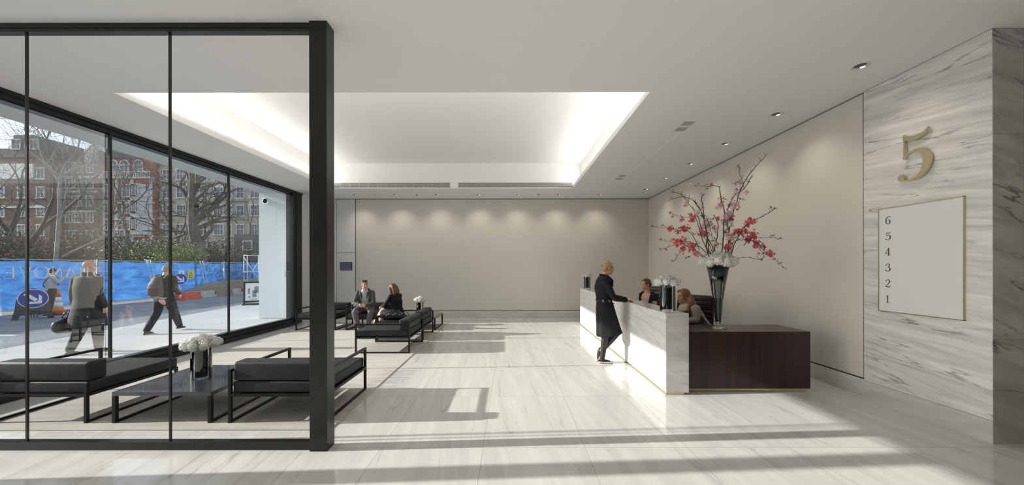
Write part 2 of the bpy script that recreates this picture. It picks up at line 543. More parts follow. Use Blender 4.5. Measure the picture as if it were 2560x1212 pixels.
# strip lights lying on the shelf (they are the cove lighting)
def cove_strip(x0, x1, y0, y1, lab, tilt=(0, 0)):
    t = thing('cove_light', lab, 'light', ((x0 + x1) / 2, (y0 + y1) / 2, CEIL + .062), 0, 'hidden strip lights of the ceiling recess')
    bm = new_bm()
    add_box(bm, x0 - t.location.x, x1 - t.location.x, y0 - t.location.y, y1 - t.location.y, 0, .018)
    obj('channel', bm, M_door, t)
    ld = bpy.data.lights.new('cove_lamp', 'AREA')
    ld.shape = 'RECTANGLE'; ld.size = max(.02, x1 - x0); ld.size_y = y1 - y0
    ld.energy = COVE_POWER * max(x1 - x0, y1 - y0)
    ld.color = (1.0, .97, .93)
    lo = bpy.data.objects.new('cove_lamp', ld); COL.objects.link(lo)
    lo.parent = t; lo.location = (0, 0, .024); lo.rotation_euler = (PI + tilt[0], tilt[1], 0)
    return t
cove_strip(CX0 - .07, CX0 - .02, CY0 + .1, CY1 - .1, 'white strip light along the window side of the ceiling recess', (0, R(42)))
cove_strip(CX1 + .02, CX1 + .07, CY0 + .1, CY1 - .1, 'white strip light along the reception side of the ceiling recess', (0, R(-42)))
cove_strip(CX0 + .1, CX1 - .1, CY0 - .13, CY0 - .07, 'white strip light along the near end of the ceiling recess', (R(-50), 0))

# two long linear air diffusers in the coffer's back face
M_slot = mat('white_grille', (.72, .71, .67), .5)
M_dark = mat('duct_interior', (.30, .29, .26), .8)
def linear_diffuser(x0, x1, lab):
    t = thing('air_diffuser', lab, 'vent', ((x0 + x1) / 2, CY1, BZ0), 0, 'long slot diffusers at the far end of the ceiling recess')
    w = (x1 - x0) / 2
    bm = new_bm()
    add_box(bm, -w, w, -.004, .03, 0, .022); add_box(bm, -w, w, -.004, .03, .135, .153)
    add_box(bm, -w, -w + .02, -.004, .03, 0, .153); add_box(bm, w - .02, w, -.004, .03, 0, .153)
    obj('frame', bm, M_slot, t)
    bm = new_bm(); add_box(bm, -w, w, .035, .045, 0, .153)
    obj('backing', bm, M_dark, t)
    for z in (.042, .066, .09, .113):
        bm = new_bm(); add_box(bm, -w + .02, w - .02, .0, .028, z, z + .008)
        obj('blade', bm, M_slot, t)
    k = int(2 * w / .24)
    for i in range(1, k):
        x = -w + i * 2 * w / k
        bm = new_bm(); add_box(bm, x - .003, x + .003, .002, .03, .02, .135)
        obj('divider', bm, M_slot, t)
linear_diffuser(CX0, -1.62, 'long white slot air diffuser above the seating, left one at the recess end')
linear_diffuser(-1.42, CX1, 'long white slot air diffuser, right one at the recess end towards reception')

# ---- back wall: fabric panel with shadow gaps, doors at left, marble skirting
bm = new_bm()
add_box(bm, -6.2, 4.6, YB + .02, YB + .2, 0, CEIL + .05)
struct('wall_back', bm, M_gap)
bm = new_bm(); add_box(bm, -4.83, XR - .001, YB, YB + .03, .232, CEIL - .018, bev=.003)
struct('wall_back_panel', bm, M_wall)
bm = new_bm(); add_box(bm, -6.03, XR, YB - .002, YB + .03, 0, .215)
struct('baseboard_back', bm, M_baseB)
bm = new_bm(); add_box(bm, -5.433, -4.853, YB, YB + .03, .232, 2.045, bev=.002)
struct('door_1', bm, M_door)
bm = new_bm(); add_box(bm, -5.433, -4.853, YB, YB + .03, 2.055, CEIL - .018, bev=.002)
struct('door_2', bm, M_door)
bm = new_bm(); add_box(bm, -6.03, -5.445, YB, YB + .03, .232, CEIL - .012, bev=.002)
struct('wall_back_left', bm, M_door)

# small information screen in the door panel
t = thing('information_screen', 'small dark landscape screen set in the white panel beside the back wall', 'screen', (-5.135, YB, 1.5))
bm = new_bm(); add_box(bm, -.19, .19, -.016, 0, 0, .255, bev=.003)
obj('bezel', bm, mat('screen_bezel', (.02, .02, .022), .3), t)
def screen_mat():
    m = bpy.data.materials.new('lit_screen'); m.use_nodes = True
    n, l = m.node_tree.nodes, m.node_tree.links
    b = n['Principled BSDF']; b.inputs['Base Color'].default_value = (.01, .012, .02, 1); b.inputs['Roughness'].default_value = .2
    tc = n.new('ShaderNodeTexCoord'); br = n.new('ShaderNodeTexBrick'); br.offset = .3; br.inputs['Brick Width'].default_value = 1.6; br.inputs['Row Height'].default_value = .45
    br.inputs['Scale'].default_value = 6; br.inputs['Color1'].default_value = (.07, .09, .2, 1); br.inputs['Color2'].default_value = (.04, .05, .09, 1)
    br.inputs['Mortar'].default_value = (.02, .02, .04, 1)
    mp = n.new('ShaderNodeMapping'); mp.inputs['Rotation'].default_value = (R(90), 0, 0)
    l.new(tc.outputs['Object'], mp.inputs[0]); l.new(mp.outputs[0], br.inputs['Vector']); l.new(br.outputs[0], b.inputs['Emission Color'])
    b.inputs['Emission Strength'].default_value = .5
    return m
bm = new_bm(); add_box(bm, -.175, .175, -.019, -.015, .015, .24)
obj('display', bm, screen_mat(), t)

# ---- right wall: fabric panel, marble pier
bm = new_bm(); add_box(bm, XR + .03, XR + .2, 4.36, YB + .02, 0, CEIL + .05)
struct('wall_right', bm, M_gap)
bm = new_bm(); add_box(bm, XR, XR + .035, 4.395, YB + .02, .232, CEIL - .018, bev=.003)
struct('wall_right_panel', bm, M_wall)
bm = new_bm(); add_box(bm, XR - .002, XR + .035, 4.38, YB, 0, .215)
struct('baseboard_right', bm, M_base)
bm = new_bm(); add_box(bm, XR, XR + .2, YF + .004, 4.38, .208, CEIL - .006)
struct('wall_right_marble', bm, M_marbR)
bm = new_bm(); add_box(bm, XR - .0015, XR + .2, YF + .004, 4.38, 0, .205)
struct('baseboard_right_marble', bm, M_base)
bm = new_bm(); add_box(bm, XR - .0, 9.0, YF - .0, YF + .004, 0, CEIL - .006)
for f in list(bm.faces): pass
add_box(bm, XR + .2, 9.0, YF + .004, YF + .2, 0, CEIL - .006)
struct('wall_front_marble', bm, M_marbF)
# unseen ends of the hall behind the camera
bm = new_bm(); add_box(bm, -6.2, 9.0, -5.2, -5.0, 0, CEIL)
struct('wall_rear', bm, mat('dark_timber_wall', (.10, .085, .07), .5, var=.1))
bm = new_bm(); add_box(bm, 9.0, 9.2, -5.0, 3.4, 0, CEIL)
struct('wall_side_corridor', bm, M_wall)

# ---- directory panel and brass numerals on the marble pier
t = thing('directory_panel', 'tall white wall directory in a thin brass frame with floor numbers 6 to 1', 'sign', (XR, 3.797, 1.08))
bm = new_bm(); add_box(bm, -.012, 0, -.39, .39, .004, 1.186)
obj('board', bm, mat('satin_white_glass', (.76, .785, .80), .2, spec=.6), t)
bm = new_bm()
for y0, y1, z0, z1 in ((-.397, -.389, 0, 1.19), (.389, .397, 0, 1.19), (-.397, .397, 0, .007), (-.397, .397, 1.183, 1.19)):
    add_box(bm, -.018, 0, y0, y1, z0, z1)
obj('frame', bm, M_brass, t)
M_num = mat('engraved_bronze_numeral', (.16, .145, .10), .4, metal=.6)
for i, ch in enumerate('654321'):
    zc = 2.128 - i * .1804
    bm = new_bm()
    Mx = Matrix.Translation((-.0125, .325, zc - .045 - 1.08)) @ Matrix(((0, 0, -1, 0), (-.092, 0, 0, 0), (0, .09, 0, 0), (0, 0, 0, 1)))
    glyph(bm, ch, Mx, .0018)
    obj('floor_number', bm, M_num, t)
bm = new_bm()
Mx = Matrix.Translation((XR - .018, 3.985, 2.515)) @ Matrix(((0, 0, -1, 0), (-.475, 0, 0, 0), (0, .525, 0, 0), (0, 0, 0, 1)))
glyph(bm, '5', Mx, .022)
o = obj('wall_numeral', bm, M_brass)
tag(o, 'large brass numeral 5 mounted on the veined marble wall', 'sign')

# ---- bronze framed glass partition with its square column
YP = 3.155
bm = new_bm()
add_box(bm, -1.742, -1.590, 3.10, 3.235, 0, CEIL, bev=.004)
struct('trim_1', bm, M_metal)
bm = new_bm()
for z0, z1 in ((0, .072), (CEIL - .075, CEIL)):
    add_box(bm, XL, -1.742, YP - .03, YP + .03, z0, z1)
add_box(bm, XL, -1.742, YP - .036, YP - .03, CEIL - .045, CEIL - .04)
struct('trim_2', bm, M_metal)
xs = [XL, -5.53, -4.265, -3.0, -1.742]
for i in range(4):
    bm = new_bm()
    add_box(bm, xs[i] + .004, xs[i + 1] - .004, YP - .0005, YP + .0005, .072, CEIL - .075)
    bmesh.ops.delete(bm, geom=[f for f in bm.faces if abs(f.normal.y) < .5 or f.calc_center_median().y > YP], context='FACES_ONLY')
    struct('window_%d' % (i + 1), bm, M_glass)
    if i:
        bm = new_bm()
        add_box(bm, xs[i] - .0085, xs[i] + .0085, YP - .007, YP + .007, .072, CEIL - .075)
        struct('trim_%d' % (i + 2), bm, M_metal)

# ---- window wall to the street
GX = XL - .05
bays = [-6.0, -3.71, -1.43, .85, 3.13, 5.41, 7.69, 9.97]
bm = new_bm()
add_box(bm, XL - .20, XL, -6, 9.97 + .45, CEIL - .05, CEIL + .2)
add_box(bm, XL - .20, XL - .03, -6, 9.97 + .45, CEIL - .12, CEIL - .05)
add_box(bm, XL - .2, XL - .05, -6, 9.97 + .45, CEIL - .135, CEIL - .11)
struct('trim_6', bm, M_side)
bm = new_bm()
add_box(bm, XL - .2, XL + .08, -6, 10.0, 0, .075)
add_box(bm, XL - .2, XL, -6, 10.0, .075, .15)
add_box(bm, XL - .17, XL - .05, -6, 10.0, .15, .19)
struct('trim_7', bm, M_side)
bm = new_bm()
add_box(bm, XL - .2, XL + .0, 9.94, 10.36, 0, CEIL - .05)
add_box(bm, XL - .06, XL + .012, 10.06, 10.10, 0, CEIL - .05)
struct('trim_8', bm, M_side)
bm = new_bm()
add_box(bm, XL - .2, XL, 10.36, YB + .02, 0, CEIL)
struct('wall_left', bm, M_door)
for i, y in enumerate(bays[:-1]):
    bm = new_bm()
    add_box(bm, XL - .045, XL - .012, y - .016, y + .016, .15, CEIL - .1)
    struct('trim_%d' % (9 + i), bm, M_side)
bm = new_bm()
add_box(bm, XL - .2, XL + .02, 2.385, 2.575, .0, CEIL - .05)
struct('trim_16', bm, M_side)
for i in range(len(bays) - 1):
    bm = new_bm()
    quad(bm, [(GX, bays[i] + .03, .19), (GX, bays[i + 1] - .03, .19), (GX, bays[i + 1] - .03, CEIL - .12), (GX, bays[i] + .03, CEIL - .12)])
    struct('window_%d' % (i + 5), bm, M_glassF)

# mirrored lettering fixed on the outside of the glass
M_vinyl = mat('white_vinyl', (.90, .92, .92), .6)
t = thing('window_lettering', 'white serif lettering 5 HANOVER on the street window, read backwards from inside', 'sign', (GX - .004, 5.335, 1.462))
y = 0.0
for ch in '5 HANOVER':
    if ch == ' ':
        y -= .04; continue
    bm = new_bm()
    # text reads from the street: local x runs to -Y
    Mx = Matrix.Translation((0, y, 0)) @ Matrix(((0, 0, -1, 0), (-.175, 0, 0, 0), (0, .15, 0, 0), (0, 0, 0, 1)))
    glyph(bm, ch, Mx, .001)
    obj('letter', bm, M_vinyl, t)
    y -= {'5': .125, 'H': .152, 'A': .152, 'N': .150, 'O': .162, 'V': .152, 'E': .135}.get(ch, .14)

# ---- ceiling fittings
M_chrome = mat('polished_reflector', (.85, .85, .85), .12, metal=1.0)
M_lampglow = mat('lamp_glow', (.9, .9, .88), .4, emit=(1, .93, .82), estr=2.0)
M_baffle = mat('dark_baffle', (.10, .09, .085), .4)
def downlight(x, y, aim, power=1.0):
    t = thing('downlight', 'round recessed downlight', 'light', (x, y, CEIL), 0)
    bm = new_bm(); add_lathe(bm, [(.095, .0), (.095, -.004), (.080, -.006), (.078, .0)], 24)
    shade_auto(obj('trim_ring', bm, M_ceil, t))
    bm = new_bm(); add_lathe(bm, [(.079, -.0045), (.066, -.0035), (.062, -.0025), (.045, -.0015), (.030, -.001)], 24)
    obj('reflector', bm, M_chrome, t, True)
    bm = new_bm(); add_lathe(bm, [(.0005, -.0022), (.048, -.0022), (.05, -.001)], 20, Matrix.Translation((-.02 if aim[0] else 0, -.012, -.003)))
    obj('baffle', bm, M_baffle, t, True)
    bm = new_bm(); add_lathe(bm, [(.0005, -.0022), (.020, -.0022), (.022, -.001)], 16, Matrix.Translation((.03, .012, -.0045)))
    obj('lamp', bm, M_lampglow, t, True)
    ld = bpy.data.lights.new('downlight_lamp', 'SPOT')
    ld.energy = DOWN_POWER * power; ld.spot_size = R(100); ld.spot_blend = 1.0; ld.shadow_soft_size = .05; ld.color = (1, .88, .74)
    lo = bpy.data.objects.new('downlight_lamp', ld); COL.objects.link(lo); lo.parent = t
    lo.location = (0, 0, -.03)
    d = Vector((aim[0], aim[1], -1)).normalized()
    lo.rotation_mode = 'QUATERNION'; lo.rotation_quaternion = d.to_track_quat('-Z', 'Y')
    return t
ordn = ['first', 'second', 'third', 'fourth', 'fifth', 'sixth', 'seventh']
for i in range(6):
    t = downlight(3.75, 3.815 + 1.207 * i, (.34, 0), .55)
    t['group'] = 'downlights beside the right wall'
    t['label'] = 'round recessed ceiling downlight, %s from the viewer in the row along the right wall' % ordn[i]
for i, u in enumerate((888, 988.6, 1092, 1196, 1294.5, 1397, 1499.5)):
    t = downlight((u - 1275) / 84.35, 10.59, (0, .34), .8)
    t['group'] = 'downlights beside the back wall'
    t['label'] = 'small round recessed downlight, %s from the left in the row along the back wall' % ordn[i]
# unseen downlights added behind the viewer to brighten the room
for i, (x, y) in enumerate(((-3.5, -2.6), (.2, -2.6), (3.9, -2.6))):
    t = downlight(x, y, (0, 0))
    t['group'] = 'added fill downlights behind the viewer'
    t['label'] = 'unseen downlight added as fill light behind the viewer, %s one' % ordn[i]
# smoke detector and two sprinkler heads in the back strip
bm = new_bm(); add_lathe(bm, [(.001, -.02), (.05, -.02), (.06, -.012), (.065, 0)], 20, Matrix.Translation((-4.0, 10.59, CEIL)))
tag(obj('smoke_detector', bm, M_slot, None, True), 'flat white smoke detector on the ceiling near the back wall', 'detector')
for x, lab in ((-2.76, 'small dark sprinkler head in the ceiling near the back wall, left of the two'), (.85, 'small dark sprinkler head in the ceiling near the back wall, right of the two')):
    bm = new_bm(); add_lathe(bm, [(.001, -.02), (.018, -.02), (.018, -.008), (.028, -.006), (.03, 0)], 14, Matrix.Translation((x, 10.59, CEIL)))
    tag(obj('sprinkler_head', bm, M_baffle, None, True), lab, 'sprinkler', 'sprinkler heads near the back wall')
# track slot with square grilles on the right strip of ceiling
bm = new_bm(); add_box(bm, 2.70, 2.735, 5.64, 8.32, CEIL - .002, CEIL)
tag(obj('ceiling_track', bm, mat('pale_slot', (.9, .9, .88), .5)), 'long thin white slot in the ceiling between the square grilles', 'track')
for i, (x, y, lab) in enumerate(((2.66, 5.34, 'square ceiling grille nearest the viewer'), (2.665, 5.56, 'square ceiling grille second from the viewer'),
                                 (2.65, 8.42, 'square ceiling grille third from the viewer, beyond the slot'), (2.655, 8.68, 'square ceiling grille furthest from the viewer'))):
    t = thing('ceiling_grille', lab, 'vent', (x, y, CEIL), 0, 'square grilles in the ceiling right of the recess')
    bm = new_bm()
    for a in ((-.09, .09, -.09, -.08), (-.09, .09, .08, .09), (-.09, -.08, -.08, .08), (.08, .09, -.08, .08)):
        add_box(bm, *a, -.004, 0)
    obj('frame', bm, M_ceil, t)
    bm = new_bm(); add_box(bm, -.08, .08, -.08, .08, -.002, 0)
    obj('mesh_screen', bm, mat('grey_mesh_screen', (.42, .42, .40), .7), t)
# ================================================================== LOUNGE FURNITURE
M_frame = mat('powder_coated_frame', (.014, .0135, .0125), .45, spec=.35, var=.1)
M_cush = mat('charcoal_fabric', (.027, .027, .0275), .55, spec=.4, bump=.3, bscale=7, var=.12, vscale=5)
M_tab = mat('anthracite_table_top', (.045, .050, .058), .22, spec=.9, coat=.5, var=.04)
M_rug = mat('ivory_rug', (.56, .54, .49), .95, spec=.1, bump=.3, bscale=120, var=.10, vscale=3.5, vstretch=(.35, 3, 1))
bm = new_bm(); add_box(bm, -5.36, -1.77, 3.50, 10.25, .0005, .011, bev=.003)
tag(obj('area_rug', bm, M_rug), 'large ivory woven rug under all the black sofas', 'rug')
RUG = .011

def cushion(x0, x1, y0, y1, z0, z1, r=.03):
    bm = new_bm()
    add_box(bm, x0, x1, y0, y1, z0, z1)
    bmesh.ops.bevel(bm, geom=bm.edges[:], offset=r, segments=4, affect='EDGES', profile=.6)
    return bm

def sofa_module(loc, rotz, label, left=True, right=True, rail=True, overhang=0.0):
    t = thing('sofa_module', label, 'sofa', (loc[0], loc[1], RUG), rotz, 'low black modular sofas on the rug')
    H, D, p = .505, .505, .028
    for sgn, full in ((-1, left), (1, right)):
        xo = sgn * H; xi = sgn * (H - p)
        x0, x1 = min(xo, xi), max(xo, xi)
        for yy, fh in ((-D, .545 if full else .40), (D - p, .545 if full else .30)):
            bm = new_bm(); add_box(bm, x0, x1, yy, yy + p, 0, fh)
            obj('leg', bm, M_frame, t)
        bm = new_bm(); add_box(bm, x0, x1, -D + p, D - p, 0, .022)
        obj('floor_rail', bm, M_frame, t)
        if full:
            bm = new_bm(); add_box(bm, x0, x1, -D + p, D - p, .517, .545)
            obj('armrest', bm, M_frame, t)
    bm = new_bm()
    a = H - p
    add_box(bm, -a, a, -D + .002, -D + p, .268, .296); add_box(bm, -a, a, D - p, D - .002, .268, .296)
    add_box(bm, -H + .001, -a, -D + p, D - p, .268, .296); add_box(bm, a, H - .001, -D + p, D - p, .268, .296)
    add_box(bm, -a, a, -D + p, D - p, .278, .288)
    obj('seat_frame', bm, M_frame, t)
    if rail:
        bm = new_bm(); add_box(bm, -a, a, -D + .002, -D + p - .004, .517, .545)
        obj('back_rail', bm, M_frame, t)
    xl = -H + p + .006 if left else -H + .004
    xr = H - p - .006 if right else H - .004
    s = obj('seat_cushion', cushion(xl, xr, -D + .03 - overhang, D - .004, .298, .418, .022), M_cush, t, True)
    b = obj('back_cushion', cushion(xl, xr, -D + .032 - overhang, -D + .21 - overhang, .42, .618, .035), M_cush, t, True)
    bm = new_bm(); add_box(bm, -.10, -.02, D - .004, D - .0015, .312, .318)
    obj('zip_pull', bm, mat('pale_zip', (.6, .6, .58), .4), t)
    return t
sofa_module((-2.375, 4.15), 0, 'black modular sofa nearest the viewer, partly behind the bronze column', rail=False, overhang=.01)
sofa_module((-4.83, 4.15), 0, 'black modular sofa at the far left edge with no right armrest, seen through the glass', right=False, rail=False, overhang=.01)
sofa_module((-2.355, 7.085), R(90), 'black modular sofa in the middle with its empty seat facing the window')
sofa_module((-2.375, 8.215), R(90), 'black modular sofa on which the long-haired woman sits')
sofa_module((-3.63, 9.49), PI, 'black modular sofa on which the man in the grey jacket sits')
sofa_module((-4.895, 9.49), PI, 'empty black modular sofa in the far corner by the window, left of the seated man')

def low_table(x, y, label):
    t = thing('coffee_table', label, 'table', (x, y, RUG), 0, 'low square black coffee tables')
    h = .505
    bm = new_bm(); add_box(bm, -h, h, -h, h, .278, .318, bev=.002)
    obj('tabletop', bm, M_tab, t)
    for sx in (-1, 1):
        x0, x1 = (h - .034, h) if sx > 0 else (-h, -h + .034)
        for sy in (-1, 1):
            y0, y1 = (h - .034, h) if sy > 0 else (-h, -h + .034)
            bm = new_bm(); add_box(bm, x0, x1, y0, y1, 0, .278)
            obj('leg', bm, M_frame, t)
        bm = new_bm(); add_box(bm, x0, x1, -h + .034, h - .034, 0, .02)
        obj('floor_rail', bm, M_frame, t)
    return t
low_table(-3.56, 4.15, 'low square black table between the two near sofas, holding a vase')
low_table(-2.385, 9.49, 'low square black table at the back right end of the seating')

# ---- flowers in black vases
M_petalw = mat('white_petals', (.90, .90, .86), .6, sss=0.0, var=.05, vscale=40)
M_leafd = mat('dark_green_leaf', (.05, .10, .035), .5, var=.3, vscale=20)
M_black = mat('black_glass', (.005, .005, .006), .28, spec=.12)
def clear_glass():
    m = glass_mat('clear_vase_glass', (.93, .95, .94)); return m
M_clear = clear_glass()

def floret(bm, c, nrm, r, rnd, n=5):
    """Open blossom of n petals about centre c facing nrm."""
    s, u = frame_from(nrm)
    a0 = rnd.random() * 6.28
    cv = bm.verts.new(c)
    for k in range(n):
        a = a0 + 2 * PI * k / n
        w = .55
        p1 = c + (s * math.cos(a - w) + u * math.sin(a - w)) * r * .62 + nrm * r * .22
        p2 = c + (s * math.cos(a) + u * math.sin(a)) * r + nrm * r * .30
        p3 = c + (s * math.cos(a + w) + u * math.sin(a + w)) * r * .62 + nrm * r * .22
        bm.faces.new((cv, bm.verts.new(p1), bm.verts.new(p2), bm.verts.new(p3)))

def flower_head(c, r, rnd, fr=.013, count=90, lump=.0):
    bm = new_bm()
    add_ell(bm, c, r * .72, None, 10, 7)
    for i in range(count):
        z = 1 - 2 * (i + .5) / count
        a = i * 2.39996
        d = Vector((math.sqrt(1 - z * z) * math.cos(a), math.sqrt(1 - z * z) * math.sin(a), z))
        d = (d + Vector((rnd.uniform(-.15, .15), rnd.uniform(-.15, .15), rnd.uniform(-.15, .15)))).normalized()
        floret(bm, Vector(c) + d * r * rnd.uniform(.78, .98), (d + Vector((rnd.gauss(0, .3), rnd.gauss(0, .3), rnd.gauss(0, .3)))).normalized(), fr * rnd.uniform(.8, 1.3), rnd)
    return bm

def cylinder_vase(name, loc, r, h, label, dome, seed, group='black cylinder vases of white flowers', clear=0.0, squash=.75):
    rnd = random.Random(seed)
    t = thing(name, label, 'vase', loc, 0, group)
    bm = new_bm(); add_lathe(bm, [(.001, 0), (r, 0), (r, h), (r - .006, h), (r - .006, .018), (.001, .018)], 32)
    shade_auto(obj('glass_cylinder', bm, M_clear, t), 35)
    bm = new_bm(); add_lathe(bm, [(.001, .02), (r - .009, .02), (r - .009, h - .045), (.001, h - .045)], 32)
    shade_auto(obj('black_liner', bm, M_black, t), 35)
    bm = new_bm()
    for k in range(26):
        a = rnd.random() * 6.28; q = rnd.uniform(.3, .95) * (r - .012)
        add_tube(bm, [(q * math.cos(a), q * math.sin(a), h - .05), (q * 1.25 * math.cos(a), q * 1.25 * math.sin(a), h + .025)], .0035, 5)
    for k in range(20):
        a = rnd.random() * 6.28; q = r * rnd.uniform(.85, 1.1)
        c = Vector((q * math.cos(a), q * math.sin(a), h + rnd.uniform(-.01, .03)))
        d = Vector((math.cos(a), math.sin(a), .4)).normalized(); s = Vector((-math.sin(a), math.cos(a), 0))
        quad(bm, [c - d * .03, c + s * .016, c + d * .035, c - s * .016])
    obj('foliage', bm, M_leafd, t)
    heads = [(0, 0, h + dome * squash)]
    for k in range(6):
        a = k * PI / 3 + .3; heads.append((dome * .52 * math.cos(a), dome * .52 * math.sin(a), h + dome * squash * .78))
    for k in range(9):
        a = k * 2 * PI / 9; heads.append((dome * .95 * math.cos(a), dome * .95 * math.sin(a), h + dome * .30 + rnd.uniform(-.01, .015)))
    for c in heads:
        obj('flower_head', flower_head((c[0], c[1], c[2] - .01), dome * .36 * rnd.uniform(.92, 1.1), rnd, .0125, 110), M_petalw, t)
    return t
cylinder_vase('flower_vase', (2.115, 4.80, 1.0175), .098, .35, 'large black glass cylinder vase of white flowers on the near end of the marble counter', .128, 3)
cylinder_vase('flower_vase', (2.085, 9.66, 1.0175), .088, .33, 'small black glass cylinder vase of white flowers on the far end of the marble counter', .110, 5)
cylinder_vase('flower_vase', (-3.57, 4.13, RUG + .3185), .098, .35, 'black glass cylinder vase of cream hydrangeas on the low table seen through the glass', .150, 8)
cylinder_vase('flower_vase', (-2.47, 9.80, RUG + .3185), .095, .34, 'black glass cylinder vase of white flowers on the table at the back of the seating', .130, 11)

# ================================================================== RECEPTION
M_deskm = marble('counter_marble', (.80, .80, .785), (.20, .21, .22), -6, 'YZ', scale=1.2, strength=.5, rough=.16, stretch=11, cloud=.045, seed=9.4, vw=.014, lo=.46)
M_deskf = marble('counter_end_marble', (.79, .79, .77), (.20, .21, .22), 8, 'XZ', scale=2.2, strength=.7, rough=.16, stretch=3.0, cloud=.06, seed=4.4)
M_deskt = marble('counter_top_marble', (.80, .80, .785), (.30, .30, .30), 4, 'YX', scale=1.2, strength=.6, rough=.12, stretch=4, cloud=.04, seed=2.4)
def wood_mat():
    m = bpy.data.materials.new('dark_rosewood'); m.use_nodes = True
    n, l = m.node_tree.nodes, m.node_tree.links
    b = n['Principled BSDF']; b.inputs['Roughness'].default_value = .28; b.inputs['Specular IOR Level'].default_value = .5
    tc = n.new('ShaderNodeTexCoord'); mp = n.new('ShaderNodeMapping'); mp.inputs['Scale'].default_value = (14, 14, .35)
    nz = n.new('ShaderNodeTexNoise'); nz.inputs['Scale'].default_value = 1.0; nz.inputs['Detail'].default_value = 6; nz.inputs['Distortion'].default_value = .3
    cr = n.new('ShaderNodeValToRGB')
    cr.color_ramp.elements[0].position = .32; cr.color_ramp.elements[0].color = (.016, .009, .008, 1)
    cr.color_ramp.elements[1].position = .70; cr.color_ramp.elements[1].color = (.050, .020, .016, 1)
    l.new(tc.outputs['Object'], mp.inputs[0]); l.new(mp.outputs[0], nz.inputs['Vector']); l.new(nz.outputs['Fac'], cr.inputs['Fac']); l.new(cr.outputs[0], b.inputs['Base Color'])
    return m
M_wood = wood_mat()
DX, DY0, DY1 = 1.943, 4.452, 9.91
t = thing('reception_desk', 'long white marble reception counter with a dark rosewood return at its near end', 'desk', (DX, DY0, 0))
joints = [0, 1.816, 3.73, DY1 - DY0]
for i in range(3):
    bm = new_bm(); add_box(bm, 0, .02, joints[i] + .0015 * (i > 0), joints[i + 1] - .0015, .03, 1.0)
    obj('front_panel', bm, M_deskm, t)
bm = new_bm(); add_box(bm, .0203, .284, -.0, .0198, .03, 1.0)
obj('end_panel', bm, M_deskf, t)
bm = new_bm(); add_box(bm, .02, .284, .02, DY1 - DY0, .03, 1.0)
obj('core', bm, M_deskf, t)
bm = new_bm(); add_box(bm, -.0005, .2845, -.0005, DY1 - DY0, 1.0, 1.017)
obj('counter_top', bm, M_deskt, t)
bm = new_bm(); add_box(bm, .006, .23, .008, DY1 - DY0, 0, .03)
obj('plinth', bm, M_brass, t)
bm = new_bm(); add_box(bm, .2865, 1.873, .088, .648, .048, .772, bev=.0015)
obj('wood_return', bm, M_wood, t)
bm = new_bm(); add_box(bm, .26, 1.84, .118, .62, 0, .048)
obj('return_plinth', bm, M_brass, t)
bm = new_bm(); add_box(bm, .285, 1.0, .65, DY1 - DY0, .70, .74)
obj('work_surface', bm, M_wood, t)
bm = new_bm(); add_box(bm, .285, 1.0, DY1 - DY0 - .04, DY1 - DY0, 0, .70)
obj('end_support', bm, M_wood, t)

# ---- flared glass vase with blossom branches
t = thing('tall_flower_vase', 'tall flared dark glass vase with cherry blossom branches on the rosewood desk', 'vase', (2.80, 4.81, .7725))
bm = new_bm(); add_lathe(bm, [(.001, .0), (.112, .0), (.113, .004), (.06, .012), (.028, .024), (.022, .04), (.026, .07), (.034, .085)], 40)
obj('glass_foot', bm, M_clear, t, True)
bm = new_bm(); add_lathe(bm, [(.034, .085), (.040, .14), (.058, .36), (.092, .60), (.143, .86), (.139, .86), (.088, .60), (.054, .36), (.036, .14), (.001, .088)], 40)
obj('glass_cone', bm, M_clear, t, True)
bm = new_bm(); add_lathe(bm, [(.001, .09), (.035, .092), (.0385, .14), (.0545, .36), (.086, .60), (.133, .835), (.001, .84)], 40)
obj('black_liner', bm, M_black, t, True)
rnd = random.Random(21)
for ring, (n, rr, zz, hr) in enumerate(((12, .185, .895, .062), (8, .115, .94, .066), (3, .04, .965, .06))):
    for k in range(n):
        a = 2 * PI * k / n + ring * .4
        c = (rr * math.cos(a), rr * math.sin(a), zz + rnd.uniform(-.015, .02))
        obj('flower_head', flower_head(c, hr * rnd.uniform(.9, 1.12), rnd, .0125, 110), M_petalw, t)
M_bark = mat('brown_bark', (.085, .060, .045), .7, var=.3, vscale=30, bump=.3, bscale=90)
M_red = mat('red_blossom', (.78, .19, .23), .5, var=.22, vscale=30)
M_pink = mat('pale_pink_blossom', (.88, .60, .59), .5, var=.2, vscale=30)
M_whiteb = mat('white_blossom', (.85, .80, .78), .5, var=.05)
M_leaf = mat('branch_leaf', (.10, .17, .08), .5, var=.35, vscale=25)
M_leafb = mat('bronze_leaf', (.24, .15, .07), .5, var=.3, vscale=25)
VC = Vector((2.80, 4.81, .7725))
def bp(x, y, off):
    """Point of the arrangement: (x, y) measured in the photo's plane of the vase, off = metres behind it."""
    u = 1580 + x / 3.367; v = 340 + y / 3.367
    Y = 4.81
    return Vector(((u - 1275) * Y / F - VC.x, off, EYE - (v - 667) * Y / F - VC.z))
